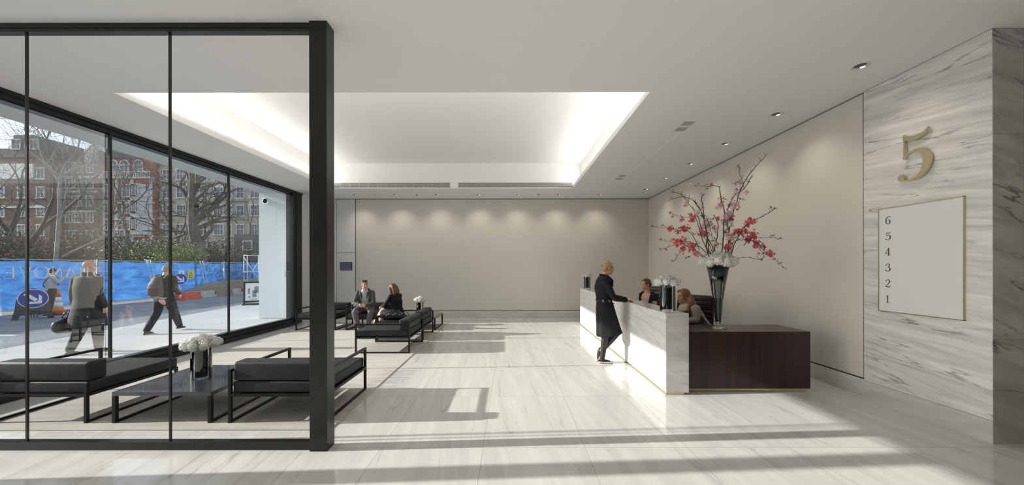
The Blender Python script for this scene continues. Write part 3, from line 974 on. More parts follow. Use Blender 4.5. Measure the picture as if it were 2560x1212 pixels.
branches = [
 ([(775, 1080), (830, 1000), (850, 900), (880, 720), (925, 640), (985, 500), (1040, 400), (1100, 300), (1160, 220), (1220, 155), (1275, 90)], .012, .004, .30),
 ([(735, 1080), (745, 960), (742, 800), (735, 640), (710, 560), (695, 450)], .013, .006, -.12),
 ([(742, 640), (760, 600), (800, 520), (870, 475), (910, 420), (945, 360)], .007, .004, -.16),
 ([(872, 475), (860, 420), (835, 350), (828, 300)], .005, .003, -.18),
 ([(695, 450), (640, 438), (580, 445), (510, 437)], .006, .003, -.13),
 ([(700, 1080), (640, 960), (655, 870), (655, 780), (652, 700), (655, 600), (640, 520), (648, 484), (665, 477)], .010, .005, .16),
 ([(710, 1080), (630, 970), (600, 880), (560, 780), (520, 680), (470, 600), (447, 570)], .011, .006, -.22),
 ([(680, 1060), (690, 955), (655, 870), (600, 790), (580, 690), (550, 620), (500, 560), (460, 500), (420, 475), (350, 458)], .009, .004, .08),
 ([(470, 600), (440, 568), (408, 558), (370, 545), (320, 545), (230, 578)], .006, .003, -.24),
 ([(790, 1080), (810, 1000), (830, 900), (890, 770), (960, 720), (1040, 680), (1110, 635)], .009, .004, -.20),
 ([(800, 1080), (840, 980), (870, 900), (930, 875), (1000, 870), (1060, 850), (1150, 855), (1240, 850), (1300, 865)], .007, .002, .12),
 ([(850, 930), (900, 885), (970, 920), (1010, 970), (1060, 1000), (1110, 1050), (1170, 1110)], .006, .002, -.22),
 ([(800, 1060), (850, 1030), (890, 1030), (930, 1045), (970, 1055)], .005, .003, -.30),
 ([(690, 1070), (600, 1000), (540, 950), (470, 910), (400, 890), (340, 880), (270, 868)], .007, .002, .15),
 ([(680, 1060), (600, 990), (500, 930), (380, 900), (280, 930), (165, 965)], .007, .002, -.26),
 ([(640, 950), (560, 800), (450, 780), (350, 760), (215, 745)], .006, .002, .22),
 ([(590, 880), (540, 700), (480, 700), (400, 710), (330, 700), (245, 675)], .005, .002, -.25),
 ([(470, 915), (380, 930), (330, 975), (290, 1020), (265, 1060)], .005, .002, -.30),
 ([(1060, 850), (1095, 880), (1120, 950), (1155, 995)], .004, .002, .10),
 ([(890, 900), (1000, 800), (1030, 750), (1050, 720)], .005, .003, .20),
 ([(890, 740), (930, 640), (970, 580), (990, 545)], .005, .002, .28),
 ([(720, 1080), (700, 960), (730, 850), (745, 750), (705, 660)], .010, .005, .05),
 ([(760, 1080), (780, 960), (800, 860), (770, 740), (800, 690)], .009, .005, -.08),
 ([(700, 1070), (650, 960), (600, 900), (545, 860), (490, 830), (560, 835)], .006, .003, -.18),
 ([(680, 1070), (580, 990), (520, 930), (480, 880), (550, 850)], .006, .003, .20),
 ([(770, 1080), (830, 930), (850, 800), (835, 700)], .008, .004, .10),
 ([(730, 1080), (620, 930), (560, 740), (530, 640)], .008, .004, .02),
]
BR = []
for pts, r0, r1, off in branches:
    n = len(pts); P = []
    first = pts[0][1] > 1040
    for i, (x, y) in enumerate(pts):
        f = i / (n - 1)
        o = off * (min(1, f * 1.6) if first else 1)
        P.append(bp(x, y, o))
    P = catmull(P, 4)
    P = [p + Vector((rnd.uniform(-.004, .004), rnd.uniform(-.004, .004), rnd.uniform(-.004, .004))) for p in P]
    bm = new_bm()
    add_tube(bm, P, [.8 * (r0 + (r1 - r0) * i / (len(P) - 1)) for i in range(len(P))], 6)
    for i in range(3, len(P) - 1, 3):   # buds and small side twigs
        d = Vector((rnd.uniform(-1, 1), rnd.uniform(-1, 1), rnd.uniform(.2, 1))).normalized()
        add_tube(bm, [P[i], P[i] + d * .02, P[i] + d * rnd.uniform(.03, .05) + Vector((0, 0, .008))], [.003, .002, .003], 5)
    b = obj('branch', bm, M_bark, t, True)
    BR.append((b, P, off))
def nearest(p2):
    best = None
    for b, P, off in BR:
        for q in P:
            d = (Vector((q.x, q.z)) - p2).length
            if best is None or d < best[0]: best = (d, b, q)
    return best
def blossom(x, y, r, m, nm='blossom', k=None):
    c = bp(x, y, 0); d, b, q = nearest(Vector((c.x, c.z)))
    c = Vector((c.x, q.y, c.z))
    R_ = r / 3.367 * 4.81 / F
    bm = new_bm()
    k = k or max(6, int(r * .8))
    for i in range(k):
        o = Vector((rnd.gauss(0, .42), rnd.gauss(0, .42), rnd.gauss(0, .42))) * R_
        dd = (o + Vector((rnd.uniform(-.3, .3), -.5, rnd.uniform(-.3, .3))) * R_).normalized()
        rr = min(.022, max(.011, R_ * .42))
        floret(bm, c + o, dd, rr, rnd); floret(bm, c + o + dd * .004, dd, rr * .6, rnd)
        floret(bm, c + o, -dd, rr * .9, rnd)
    obj(nm, bm, m, b)
for x, y, r in [(430, 715, 35), (515, 765, 42), (610, 820, 35), (380, 770, 28), (345, 725, 22), (270, 700, 12), (315, 905, 45), (435, 890, 35), (395, 920, 20), (530, 935, 38), (335, 960, 28), (490, 1000, 25),
                (215, 963, 10), (935, 675, 35), (920, 740, 40), (885, 810, 35), (965, 800, 38), (1000, 812, 18), (1055, 740, 22), (1060, 840, 45), (1030, 870, 30), (1085, 915, 38), (1005, 943, 24), (1065, 1000, 35),
                (1108, 990, 15), (790, 935, 30), (905, 900, 20), (1000, 590, 12), (820, 800, 20), (740, 700, 20), (850, 690, 18), (450, 795, 22)]:
    blossom(x, y, r, M_red)
for x, y, r in [(800, 600, 38), (870, 650, 38), (910, 560, 22), (700, 600, 35), (640, 590, 22), (480, 570, 25), (430, 560, 18), (490, 540, 20), (830, 420, 25), (680, 730, 45), (640, 750, 30), (830, 710, 30),
                (800, 850, 38), (720, 915, 25), (750, 690, 25), (890, 500, 20), (815, 510, 22), (720, 780, 30), (510, 890, 18), (620, 430, 14)]:
    blossom(x, y, r, M_pink)
for x, y, r in [(460, 425, 15), (475, 495, 15), (490, 535, 18), (475, 665, 25), (800, 750, 25), (850, 745, 25)]:
    blossom(x, y, r, M_whiteb)
def leaves(x, y, n, m, L=.042):
    c = bp(x, y, 0); d, b, q = nearest(Vector((c.x, c.z))); c = Vector((c.x, q.y, c.z))
    bm = new_bm()
    for i in range(n):
        a = rnd.random() * 6.28; e = rnd.uniform(-.4, .9)
        d = Vector((math.cos(a) * math.cos(e), math.sin(a) * math.cos(e), math.sin(e)))
        s, u = frame_from(d)
        l = L * rnd.uniform(.7, 1.2)
        p0 = c + d * .004; p1 = c + d * l * .5 + s * l * .2 + u * .004; p2 = c + d * l; p3 = c + d * l * .5 - s * l * .2 + u * .004
        m0 = c + d * l * .5 - u * .003
        v = [bm.verts.new(p) for p in (p0, p1, p2, p3, m0)]
        bm.faces.new((v[0], v[1], v[4])); bm.faces.new((v[1], v[2], v[4])); bm.faces.new((v[2], v[3], v[4])); bm.faces.new((v[3], v[0], v[4]))
    obj('leaf_cluster', bm, m, b)
for x, y in [(985, 545), (1075, 635), (1100, 640), (1050, 715), (1240, 840), (1300, 865), (1155, 995), (1100, 1045), (1145, 1080), (1175, 1112), (960, 1050), (170, 965), (215, 748), (245, 672), (272, 868), (265, 1060), (500, 1025),
             (450, 765), (680, 790), (690, 890), (870, 860), (770, 820), (360, 458), (720, 870), (850, 880), (900, 660), (1110, 890), (990, 850), (640, 680), (590, 815), (410, 690), (310, 740), (960, 935), (430, 940), (700, 700)]:
    leaves(x, y, 6, M_leaf)
for x, y in [(828, 295), (510, 435), (605, 430), (600, 460), (690, 540), (720, 545), (920, 405), (800, 430), (835, 480), (860, 560)]:
    leaves(x, y, 6, M_leafb, .05)

# ---- office chairs behind the desk
M_leather = mat('dark_brown_leather', (.018, .014, .012), .38, spec=.5, bump=.05, bscale=60)
def office_chair(x, y, rz, label, h=1.14):
    t = thing('office_chair', label, 'chair', (x, y, 0), rz, 'leather office chairs behind the reception counter')
    # local: sitter faces +Y, back at -Y
    bm = new_bm(); add_box(bm, -.26, .26, -.26, .24, .42, .50)
    bmesh.ops.bevel(bm, geom=bm.edges[:], offset=.03, segments=3, affect='EDGES')
    obj('seat', bm, M_leather, t, True)
    bm = new_bm()
    n = 8; z0 = .50
    for i in range(n):      # horizontal channels of the padded back
        za = z0 + (h - z0) * i / n; zb = z0 + (h - z0) * (i + 1) / n
        tl = lambda z: -.27 - (z - .5) * .14
        Mx = Matrix.Translation((0, tl((za + zb) / 2), (za + zb) / 2))
        add_box(bm, -.275, .275, -.028, .028, -(zb - za) / 2 + .001, (zb - za) / 2 - .001, Mx, bev=.012)
    obj('backrest', bm, M_leather, t, True)
    bm = new_bm()
    add_tube(bm, [(-.275, -.26, .48), (-.282, -.30, .7), (-.28, -.35, h - .05), (-.24, -.362, h), (.24, -.362, h), (.28, -.35, h - .05), (.282, -.30, .7), (.275, -.26, .48)], .016, 8)
    obj('back_frame', bm, M_leather, t, True)
    bm = new_bm(); add_tube(bm, [(0, 0, .08), (0, 0, .42)], .03, 12)
    obj('gas_lift', bm, M_chrome, t, True)
    for k in range(5):
        a = 2 * PI * k / 5 + .3
        e = Vector((.28 * math.cos(a), .28 * math.sin(a), .07))
        bm = new_bm(); add_tube(bm, [(0, 0, .10), tuple(e)], [.025, .015], 8)
        l = obj('base_arm', bm, M_chrome, t)
        bm = new_bm(); add_ell(bm, e - Vector((0, 0, .042)), (.028, .028, .028))
        obj('castor', bm, M_frame, l, True)
    return t
office_chair(2.86, 5.78, R(132), 'dark leather office chair behind the long-haired receptionist in the grey cardigan', 1.11)
office_chair(2.84, 7.30, R(125), 'dark leather office chair behind the receptionist in the black and white top', 1.17)
# ================================================================== OUTSIDE
GZ = -.03
def U(u, Y): return (u - 1275) * Y / F
def V(v, Y): return EYE - (v - 667) * Y / F
M_pave = mat('paving_stone', (.43, .445, .445), .75, var=.06, vscale=.8, bump=.1, bscale=40)
M_road = mat('asphalt', (.20, .215, .235), .8, var=.12, vscale=1.5, bump=.2, bscale=80)
M_earth = mat('park_ground', (.13, .12, .09), .9, var=.3, vscale=.7)
kerb = [(-9.2, -6), (-10.05, 7.04), (-11.6, 15.9), (-15.6, 40), (-17, 60)]
bm = new_bm()
vs = [bm.verts.new((x, y, -.01)) for x, y in [(-6.23, -6), (-6.23, 60)] + kerb[::-1]]
f = bm.faces.new(vs); r = bmesh.ops.extrude_face_region(bm, geom=[f]); bmesh.ops.translate(bm, verts=[v for v in r['geom'] if isinstance(v, bmesh.types.BMVert)], vec=(0, 0, -.2))
struct('pavement', bm, M_pave)
bm = new_bm()
vs = [bm.verts.new((x, y, GZ - .03)) for x, y in kerb + [(-19, 60), (-19, -6)]]
f = bm.faces.new(vs); r = bmesh.ops.extrude_face_region(bm, geom=[f]); bmesh.ops.translate(bm, verts=[v for v in r['geom'] if isinstance(v, bmesh.types.BMVert)], vec=(0, 0, -.15))
struct('road', bm, M_road)
bm = new_bm(); add_box(bm, -140, -19, -40, 80, -.3, GZ - .02); add_box(bm, -19, 60, 60, 80, -.3, GZ - .02)
add_box(bm, -19, -6.3, -40, -6, -.3, GZ - .02)
struct('park_ground', bm, M_earth)
bm = new_bm(); add_box(bm, -13.0, -12.1, 8.7, 8.82, GZ - .03, GZ - .026)
o = obj('road_marking', bm, mat('road_paint', (.75, .75, .72), .6)); tag(o, 'short white line painted on the road at the far left', 'marking')

# the building's own overhang and white return wall
bm = new_bm(); add_box(bm, -7.87, -6.05, -6, 13, 3.93, 4.6); add_box(bm, -6.4, 9.3, -6, 13, 4.6, 4.8)
struct('overhang', bm, mat('grey_soffit', (.36, .39, .39), .8, spec=.2))
bm = new_bm(); add_box(bm, -7.87, -6.2, 11.2, 13, 0, 3.93)
struct('wall_return', bm, mat('blue_white_render', (.60, .66, .69), .7, spec=.2))
t = thing('dome_camera', 'small white security dome camera on the white outer wall', 'camera', (U(665, 11.2), 11.2, V(502, 11.2)))
bm = new_bm(); add_lathe(bm, [(.001, 0), (.10, 0), (.10, .03), (.075, .05)], 20, Matrix.Rotation(R(90), 4, 'X'))
obj('housing', bm, mat('white_plastic', (.8, .8, .8), .4), t, True)
bm = new_bm(); add_ell(bm, (0, -.05, 0), .062)
obj('lens_dome', bm, M_black, t, True)
bm = new_bm(); add_box(bm, U(712, 11.2), U(719.5, 11.2), 11.19, 11.2, V(691, 11.2), V(677, 11.2), bev=.003)
tag(obj('entry_plate', bm, mat('grey_plate', (.42, .44, .44), .4, metal=.5)), 'small grey metal plate on the white outer wall', 'plate')

# ---- blue sheeted site fence
def blue_sheet():
    m = bpy.data.materials.new('blue_sheeting'); m.use_nodes = True
    n, l = m.node_tree.nodes, m.node_tree.links
    n.clear()
    tc = n.new('ShaderNodeTexCoord'); mp = n.new('ShaderNodeMapping'); mp.inputs['Scale'].default_value = (1, .7, 2.4)
    nz = n.new('ShaderNodeTexNoise'); nz.inputs['Scale'].default_value = 1.6; nz.inputs['Detail'].default_value = 5; nz.inputs['Distortion'].default_value = .8
    cr = n.new('ShaderNodeValToRGB')
    cr.color_ramp.elements[0].position = .35; cr.color_ramp.elements[0].color = (.012, .10, .36, 1)
    cr.color_ramp.elements[1].position = .72; cr.color_ramp.elements[1].color = (.07, .27, .62, 1)
    l.new(tc.outputs['Object'], mp.inputs[0]); l.new(mp.outputs[0], nz.inputs['Vector']); l.new(nz.outputs['Fac'], cr.inputs['Fac'])
    d = n.new('ShaderNodeBsdfDiffuse'); tr = n.new('ShaderNodeBsdfTranslucent'); mx = n.new('ShaderNodeMixShader'); mx.inputs[0].default_value = .45
    g = n.new('ShaderNodeBsdfGlossy'); g.inputs['Roughness'].default_value = .35; mx2 = n.new('ShaderNodeMixShader'); mx2.inputs[0].default_value = .04
    bp_ = n.new('ShaderNodeBump'); bp_.inputs['Strength'].default_value = .6; bp_.inputs['Distance'].default_value = .05; l.new(nz.outputs['Fac'], bp_.inputs['Height'])
    for x in (d, tr): l.new(cr.outputs[0], x.inputs['Color'])
    l.new(bp_.outputs[0], d.inputs['Normal']); l.new(bp_.outputs[0], g.inputs['Normal'])
    l.new(d.outputs[0], mx.inputs[1]); l.new(tr.outputs[0], mx.inputs[2]); l.new(mx.outputs[0], mx2.inputs[1]); l.new(g.outputs[0], mx2.inputs[2])
    o = n.new('ShaderNodeOutputMaterial'); l.new(mx2.outputs[0], o.inputs['Surface'])
    return m
M_blue = blue_sheet()
M_galv = mat('galvanised_steel', (.48, .52, .54), .4, metal=.5, var=.1)
M_block = mat('concrete_foot', (.30, .29, .27), .9, var=.2)
rnd = random.Random(5)
FX = -17.95
for i in range(6):
    y0 = 8.6 + i * 3.46; y1 = y0 + 3.40
    t = thing('site_fence', 'blue sheeted mesh fence panel, %s from the left along the road' % ordn[i], 'fence', (FX, y0, GZ), 0, 'blue sheeted fence panels along the road')
    bm = new_bm()
    nx, nz_ = 24, 10
    g = {}
    for a in range(nx + 1):
        for b in range(nz_ + 1):
            yy = .04 + (3.32) * a / nx; zz = .12 + 1.78 * b / nz_
            sag = -.05 * math.sin(PI * ((a * 3 / nx) % 1)) if b == nz_ else 0
            g[a, b] = bm.verts.new((.03 + rnd.uniform(-.012, .012) + .02 * math.sin(a * 1.3 + b * .6), yy, zz + sag))
    for a in range(nx):
        for b in range(nz_):
            bm.faces.new((g[a, b], g[a + 1, b], g[a + 1, b + 1], g[a, b + 1]))
    obj('sheeting', bm, M_blue, t, True)
    bm = new_bm()
    for yy in (.0, 3.40):
        add_tube(bm, [(0, yy, 0), (0, yy, 1.98)], .02, 8)
    for zz in (.12, 1.93):
        add_tube(bm, [(0, 0, zz), (0, 3.40, zz)], .016, 8)
    obj('tube_frame', bm, M_galv, t, True)
    bm = new_bm()
    for k in range(1, 17):
        add_tube(bm, [(.052, k * .2, .12), (.052, k * .2, 1.92)], .0028, 4)
    for zz in (.55, 1.0, 1.45):
        add_tube(bm, [(.052, 0, zz), (.052, 3.4, zz)], .0028, 4)
    obj('wire_mesh', bm, M_galv, t)
    bm = new_bm(); add_box(bm, -.3, .35, -.12, .12, -.03, .10, bev=.02)
    obj('foot_block', bm, M_block, t)
# brace struts leaning on the fence
for k, (u, lab) in enumerate(((385, 'pair of steel props leaning on the blue fence behind the backpacker'), (515, 'pair of steel props leaning on the blue fence beyond the red barrier'))):
    Y = 17.6 * F / (1275 - u)
    bm = new_bm()
    for dy in (-.09, .09):
        add_tube(bm, [(-17.45, Y + dy * 1.3, GZ), (-17.86, Y + dy, 1.98)], .018, 8)
    add_tube(bm, [(-17.66, Y - .10, 1.0), (-17.66, Y + .10, 1.0)], .014, 8)
    tag(obj('fence_prop', bm, M_galv, None, True), lab, 'prop', 'steel fence props')

# ---- signs on the fence
M_yel = mat('warning_yellow', (.75, .55, .03), .5)
M_whi = mat('sign_white', (.75, .77, .76), .5)
M_blk = mat('sign_black', (.02, .02, .02), .5)
M_grn = mat('sign_green', (.04, .25, .13), .5)
def fence_sign(y, z, w, h, base, lab, tri=True):
    t = thing('safety_sign', lab, 'sign', (FX + .09, y, z))
    bm = new_bm(); add_box(bm, 0, .006, -w / 2, w / 2, -h / 2, h / 2); obj('plate', bm, base, t)
    MM = Matrix.Translation((.007, 0, h * .1)) @ Matrix(((0, 0, 1, 0), (1, 0, 0, 0), (0, 1, 0, 0), (0, 0, 0, 1)))
    if tri:
        q = w * .36
        bm = new_bm(); add_prism(bm, [(-q, -q * .8), (q, -q * .8), (0, q)], MM, .001); obj('triangle_edge', bm, M_blk, t)
        bm = new_bm(); q2 = q * .72; add_prism(bm, [(-q2, -q2 * .85), (q2, -q2 * .85), (0, q2 * .9)], Matrix.Translation((.0012, 0, 0)) @ MM, .001); obj('triangle', bm, M_yel, t)
        bm = new_bm(); add_prism(bm, [(-.010, -.02), (.010, -.02), (.013, .04), (-.013, .04)], Matrix.Translation((.0024, 0, 0)) @ MM, .001)
        add_prism(bm, [(-.01, -.04), (.01, -.04), (.01, -.028), (-.01, -.028)], Matrix.Translation((.0024, 0, 0)) @ MM, .001); obj('exclamation_mark', bm, M_blk, t)
        bm = new_bm(); add_box(bm, .006, .0072, -w * .36, w * .36, -h * .40, -h * .34); add_box(bm, .006, .0072, -w * .36, w * .30, -h * .30, -h * .25); obj('text_lines', bm, M_blk, t)
    else:
        bm = new_bm(); add_box(bm, .006, .0072, -w * .1, w * .42, -h * .25, h * .25); obj('symbol', bm, M_whi, t)
fence_sign(19.42, 1.20, .34, .44, M_whi, 'white warning sign with a yellow triangle on the blue fence')
fence_sign(19.98, 1.20, .36, .48, M_yel, 'yellow warning sign on the blue fence, right of the white one')
fence_sign(18.72, 1.25, .34, .20, M_grn, 'small green safety sign on the blue fence left of the warning signs', False)

def arrow_sign(t, rad, centre, face_dir, edge=True):
    """blue disc with white diagonal arrow; normal is local -Y of the thing"""
    MM = Matrix.Translation(centre) @ Matrix.Rotation(R(90), 4, 'X')
    bm = new_bm(); disc(bm, 0, 0, rad, MM @ Matrix.Translation((0, 0, -.012)), .012, 40); obj('sign_rim', bm, M_whi, t)
    bm = new_bm(); disc(bm, 0, 0, rad * .94, MM, .002, 40); obj('sign_disc', bm, mat('sign_blue', (.02, .06, .36), .4), t)
    bm = new_bm(); r = rad
    A = Matrix.Rotation(R(-45), 4, 'Z')
    add_prism(bm, [(-.74 * r, -.15 * r), (.3 * r, -.15 * r), (.3 * r, .15 * r), (-.74 * r, .15 * r)], MM @ A @ Matrix.Translation((0, 0, .0025)), .002)
    add_prism(bm, [(.78 * r, 0), (.24 * r, .54 * r), (-.06 * r, .54 * r), (.40 * r, .08 * r), (.40 * r, -.08 * r), (-.06 * r, -.54 * r), (.24 * r, -.54 * r)], MM @ A @ Matrix.Translation((0, 0, .0028)), .002)
    obj('arrow', bm, M_whi, t)
M_rub = mat('recycled_rubber', (.06, .062, .066), .8, var=.2, vscale=20)
sx, sy = U(83, 11.6), 11.6
t = thing('road_sign', 'large round blue keep-right sign in a grey plastic stand on the road', 'sign', (sx, sy, GZ - .03), math.atan2(-sx, sy) + 0.0, None)
arrow_sign(t, .31, (0, -.06, .66), None)
bm = new_bm()
prof = [(-.42, 0), (-.30, 0), (-.25, .13), (.25, .13), (.30, 0), (.42, 0), (.36, .30), (.33, .62), (.20, .92), (0, 1.0), (-.20, .92), (-.33, .62), (-.36, .30)]
add_prism(bm, prof, Matrix.Rotation(R(90), 4, 'X') @ Matrix.Translation((0, 0, .0)), .045)
obj('stand', bm, M_rub, t)
bm = new_bm()
add_box(bm, -.40, -.30, -.2, .22, 0, .06); add_box(bm, .30, .40, -.2, .22, 0, .06)
for k in range(3): add_box(bm, -.06 + k * .06, -.03 + k * .06, -.07, -.05, .04, .28)
obj('base_foot', bm, M_rub, t)

t = thing('round_sign_post', 'small round blue arrow sign on a grey pole in front of the blue fence', 'sign', (-17.2, 18.62, GZ), R(42))
arrow_sign(t, .29, (0, -.03, 1.02), None)
bm = new_bm(); add_tube(bm, [(0, 0, 0), (0, 0, 1.3)], .02, 8); obj('pole', bm, M_galv, t, True)

# ---- traffic cone
cx, cy = U(146, 12.6), 12.6
t = thing('traffic_cone', 'orange and white traffic cone beside the round blue sign', 'cone', (cx, cy, GZ - .03), .3)
M_or = mat('cone_orange', (.75, .14, .02), .5, var=.15, vscale=6)
M_refl = mat('cone_white_sleeve', (.72, .72, .70), .4, var=.08, vscale=8)
bm = new_bm(); add_box(bm, -.24, .24, -.24, .24, 0, .04, bev=.015); obj('base', bm, M_rub, t)
rr = lambda z: .155 - .135 * z / .92
for z0, z1, m, nm in ((.04, .26, M_or, 'lower_band'), (.26, .44, M_refl, 'reflective_sleeve'), (.44, .62, M_refl, 'reflective_sleeve'), (.62, .90, M_or, 'tip')):
    bm = new_bm(); add_lathe(bm, [(rr(z0) , z0), (rr(z1), z1)], 20, None, True); obj(nm, bm, m, t, True)

# ---- plastic barriers, earth ramp, scaffold tower, cabin
M_redb = mat('barrier_red', (.60, .10, .05), .5, var=.15)
M_greyb = mat('barrier_grey', (.42, .41, .38), .8, var=.25, vscale=5)
M_brnb = mat('barrier_brown', (.26, .20, .16), .8, var=.2, vscale=5)
yy = [17.9, 19.2, 20.2, 21.4, 22.2, 22.9, 24.2]
cl = [('red', M_redb, 'first barrier block, bright red, nearest the backpacker'), ('grey', M_greyb, 'pale grey barrier block right of the red one'), ('brown', M_brnb, 'brown barrier block in the middle of the row'),
      ('grey', M_greyb, 'grey barrier block right of the brown one'), ('red', M_redb, 'second red barrier block, further off near the board'), ('grey', M_greyb, 'grey barrier block at the far end of the row')]
for i in range(6):
    L = yy[i + 1] - yy[i] - .03
    t = thing('road_barrier', cl[i][2], 'barrier', (-16.75, yy[i], GZ - .03), 0, 'road barrier blocks')
    bm = new_bm(); add_box(bm, -.20, .20, 0, L, 0, .14, bev=.02); obj('foot', bm, cl[i][1], t)
    bm = new_bm(); add_box(bm, -.11, .11, .03, L - .03, .14, .36, bev=.03); obj('body', bm, cl[i][1], t)
bm = new_bm()
pr = [(17.9, 0), (17.95, .05), (19.4, .38), (20.8, .72), (22.0, .84), (24, .86), (27.5, .88), (27.5, 0)]
add_prism(bm, pr, Matrix(((0, 0, 1, -17.78), (1, 0, 0, 0), (0, 1, 0, GZ - .03), (0, 0, 0, 1))), .75)
o = obj('earth_ramp', bm, mat('excavated_earth', (.28, .24, .19), .95, var=.25, vscale=6, bump=.5, bscale=9)); tag(o, 'sloping heap of brown earth behind the barrier blocks', 'earth')
t = thing('scaffold_tower', 'white metal ladder tower frame standing beside the white wall outside', 'scaffold', (U(632, 22.5), 22.5, GZ - .03), R(20))
M_alu = mat('white_aluminium', (.72, .74, .75), .4)
for x in (-.38, .38):
    bm = new_bm()
    for y in (-.3, .3): add_tube(bm, [(x, y, 0), (x, y, 2.44)], .022, 8)
    for z in (.35, .85, 1.35, 1.85, 2.42): add_tube(bm, [(x, -.3, z), (x, .3, z)], .018, 8)
    obj('end_frame', bm, M_alu, t, True)
bm = new_bm()
for z in (.4, 1.4, 2.4): add_tube(bm, [(-.38, -.3, z), (.38, -.3, z)], .02, 8)
add_tube(bm, [(-.38, -.3, 2.3), (.38, -.3, .9)], .018, 8); add_tube(bm, [(-.38, .3, .9), (.38, .3, 2.3)], .018, 8)
obj('brace', bm, M_alu, t, True)
t = thing('site_cabin', 'dark grey site cabin behind the blue fence at the far right of the street', 'cabin', (-25.5, 33, GZ))
bm = new_bm(); add_box(bm, 0, 6, 0, 3, 0, 4.7, bev=.04); obj('body', bm, mat('cabin_grey', (.10, .105, .115), .6, var=.1), t)
for x in (.8, 2.6, 4.4):
    bm = new_bm(); add_box(bm, x, x + .9, -.03, .0, 3.2, 4.1); f_ = obj('window', bm, M_whi, t)
    bm = new_bm(); add_box(bm, x + .08, x + .82, -.04, -.03, 3.28, 4.02); obj('pane', bm, mat('dark_pane', (.07, .09, .10), .1), f_)
bm = new_bm(); add_box(bm, .2, 5.8, -.02, 0, .0, 2.5); obj('blue_cladding', bm, mat('navy_panel', (.03, .06, .17), .6, var=.1), t)
bm = new_bm()
for k in range(3): ribbon(bm, [(4.5 + k * .16, 2.75), (4.62 + k * .16, 3.05)], [.09, .09], Matrix.Translation((0, -.03, 0)) @ Matrix(((1, 0, 0, 0), (0, 0, 1, 0), (0, 1, 0, 0), (0, 0, 0, 1))), .01)
obj('emblem', bm, M_whi, t)

# ---- A board on the pavement
ax, ay = U(632, 15.4), 15.4
t = thing('pavement_board', 'black framed advertising board with a white poster standing on the pavement', 'board', (ax, ay, -.01), R(30))
bm = new_bm()
for M_ in (Matrix.Rotation(R(-8), 4, 'X'),):
    for a in ((-.33, -.27, 0, .0), (.27, .33, 0, 0)): add_box(bm, a[0], a[1], -.06, -.02, .04, .98, M_)
    add_box(bm, -.33, .33, -.06, -.02, .93, .99, M_); add_box(bm, -.33, .33, -.06, -.02, .10, .17, M_)
obj('frame', bm, M_frame, t)
bm = new_bm(); add_box(bm, -.27, .27, -.045, -.035, .17, .93, Matrix.Rotation(R(-8), 4, 'X')); obj('poster', bm, M_whi, t)
bm = new_bm()
for a in ((-.02, .13, .32, .62), (.05, .20, .50, .78), (-.16, -.08, .30, .36), (-.18, -.10, .46, .70), (-.10, .16, .22, .25)):
    add_box(bm, a[0], a[1], -.048, -.046, a[2], a[3], Matrix.Rotation(R(-8), 4, 'X'))
obj('printed_picture', bm, mat('print_grey', (.25, .26, .27), .6, var=.3, vscale=12), t)
bm = new_bm(); add_box(bm, -.36, .36, -.22, .30, 0, .05, bev=.015); obj('base', bm, M_rub, t)

# ---- trees and shrubs in the square
M_bk = mat('tree_bark', (.13, .115, .10), .9, var=.3, vscale=6)
M_bkp = mat('pale_bark', (.26, .255, .235), .85, var=.25, vscale=3)
M_twig = mat('bare_twigs', (.21, .175, .15), .9, var=.2)
def grow(bmT, bmW, p, d, L, r, depth, rnd, up=.15, split=.5):
    n = 4
    pts = [p]; q = p; dd = d
    for i in range(n):
        dd = (dd + Vector((rnd.gauss(0, .16), rnd.gauss(0, .16), rnd.gauss(0, .12) + up * .3))).normalized()
        q = q + dd * L / n; pts.append(q)
    r1 = r * .66
    add_tube(bmT if r > .022 else bmW, pts, [r + (r1 - r) * i / n for i in range(n + 1)], 7 if r > .05 else 4, caps=False)
    if depth == 0: return
    k = 3 if rnd.random() < split else 2
    for j in range(k):
        s, u = frame_from(dd)
        a = rnd.random() * 6.28; sp = rnd.uniform(.35, .85)
        nd = (dd * math.cos(sp) + (s * math.cos(a) + u * math.sin(a)) * math.sin(sp)).normalized()
        nd = (nd + Vector((0, 0, up))).normalized()
        grow(bmT, bmW, q, nd, L * rnd.uniform(.66, .86), r1 * rnd.uniform(.7, .95), depth - 1, rnd, up, split)
    if depth > 1:
        m = pts[2]; a = rnd.random() * 6.28; s, u = frame_from(dd)
        nd = (dd * .4 + (s * math.cos(a) + u * math.sin(a))).normalized()
        grow(bmT, bmW, m, nd, L * .6, r1 * .5, depth - 2, rnd, up, split)
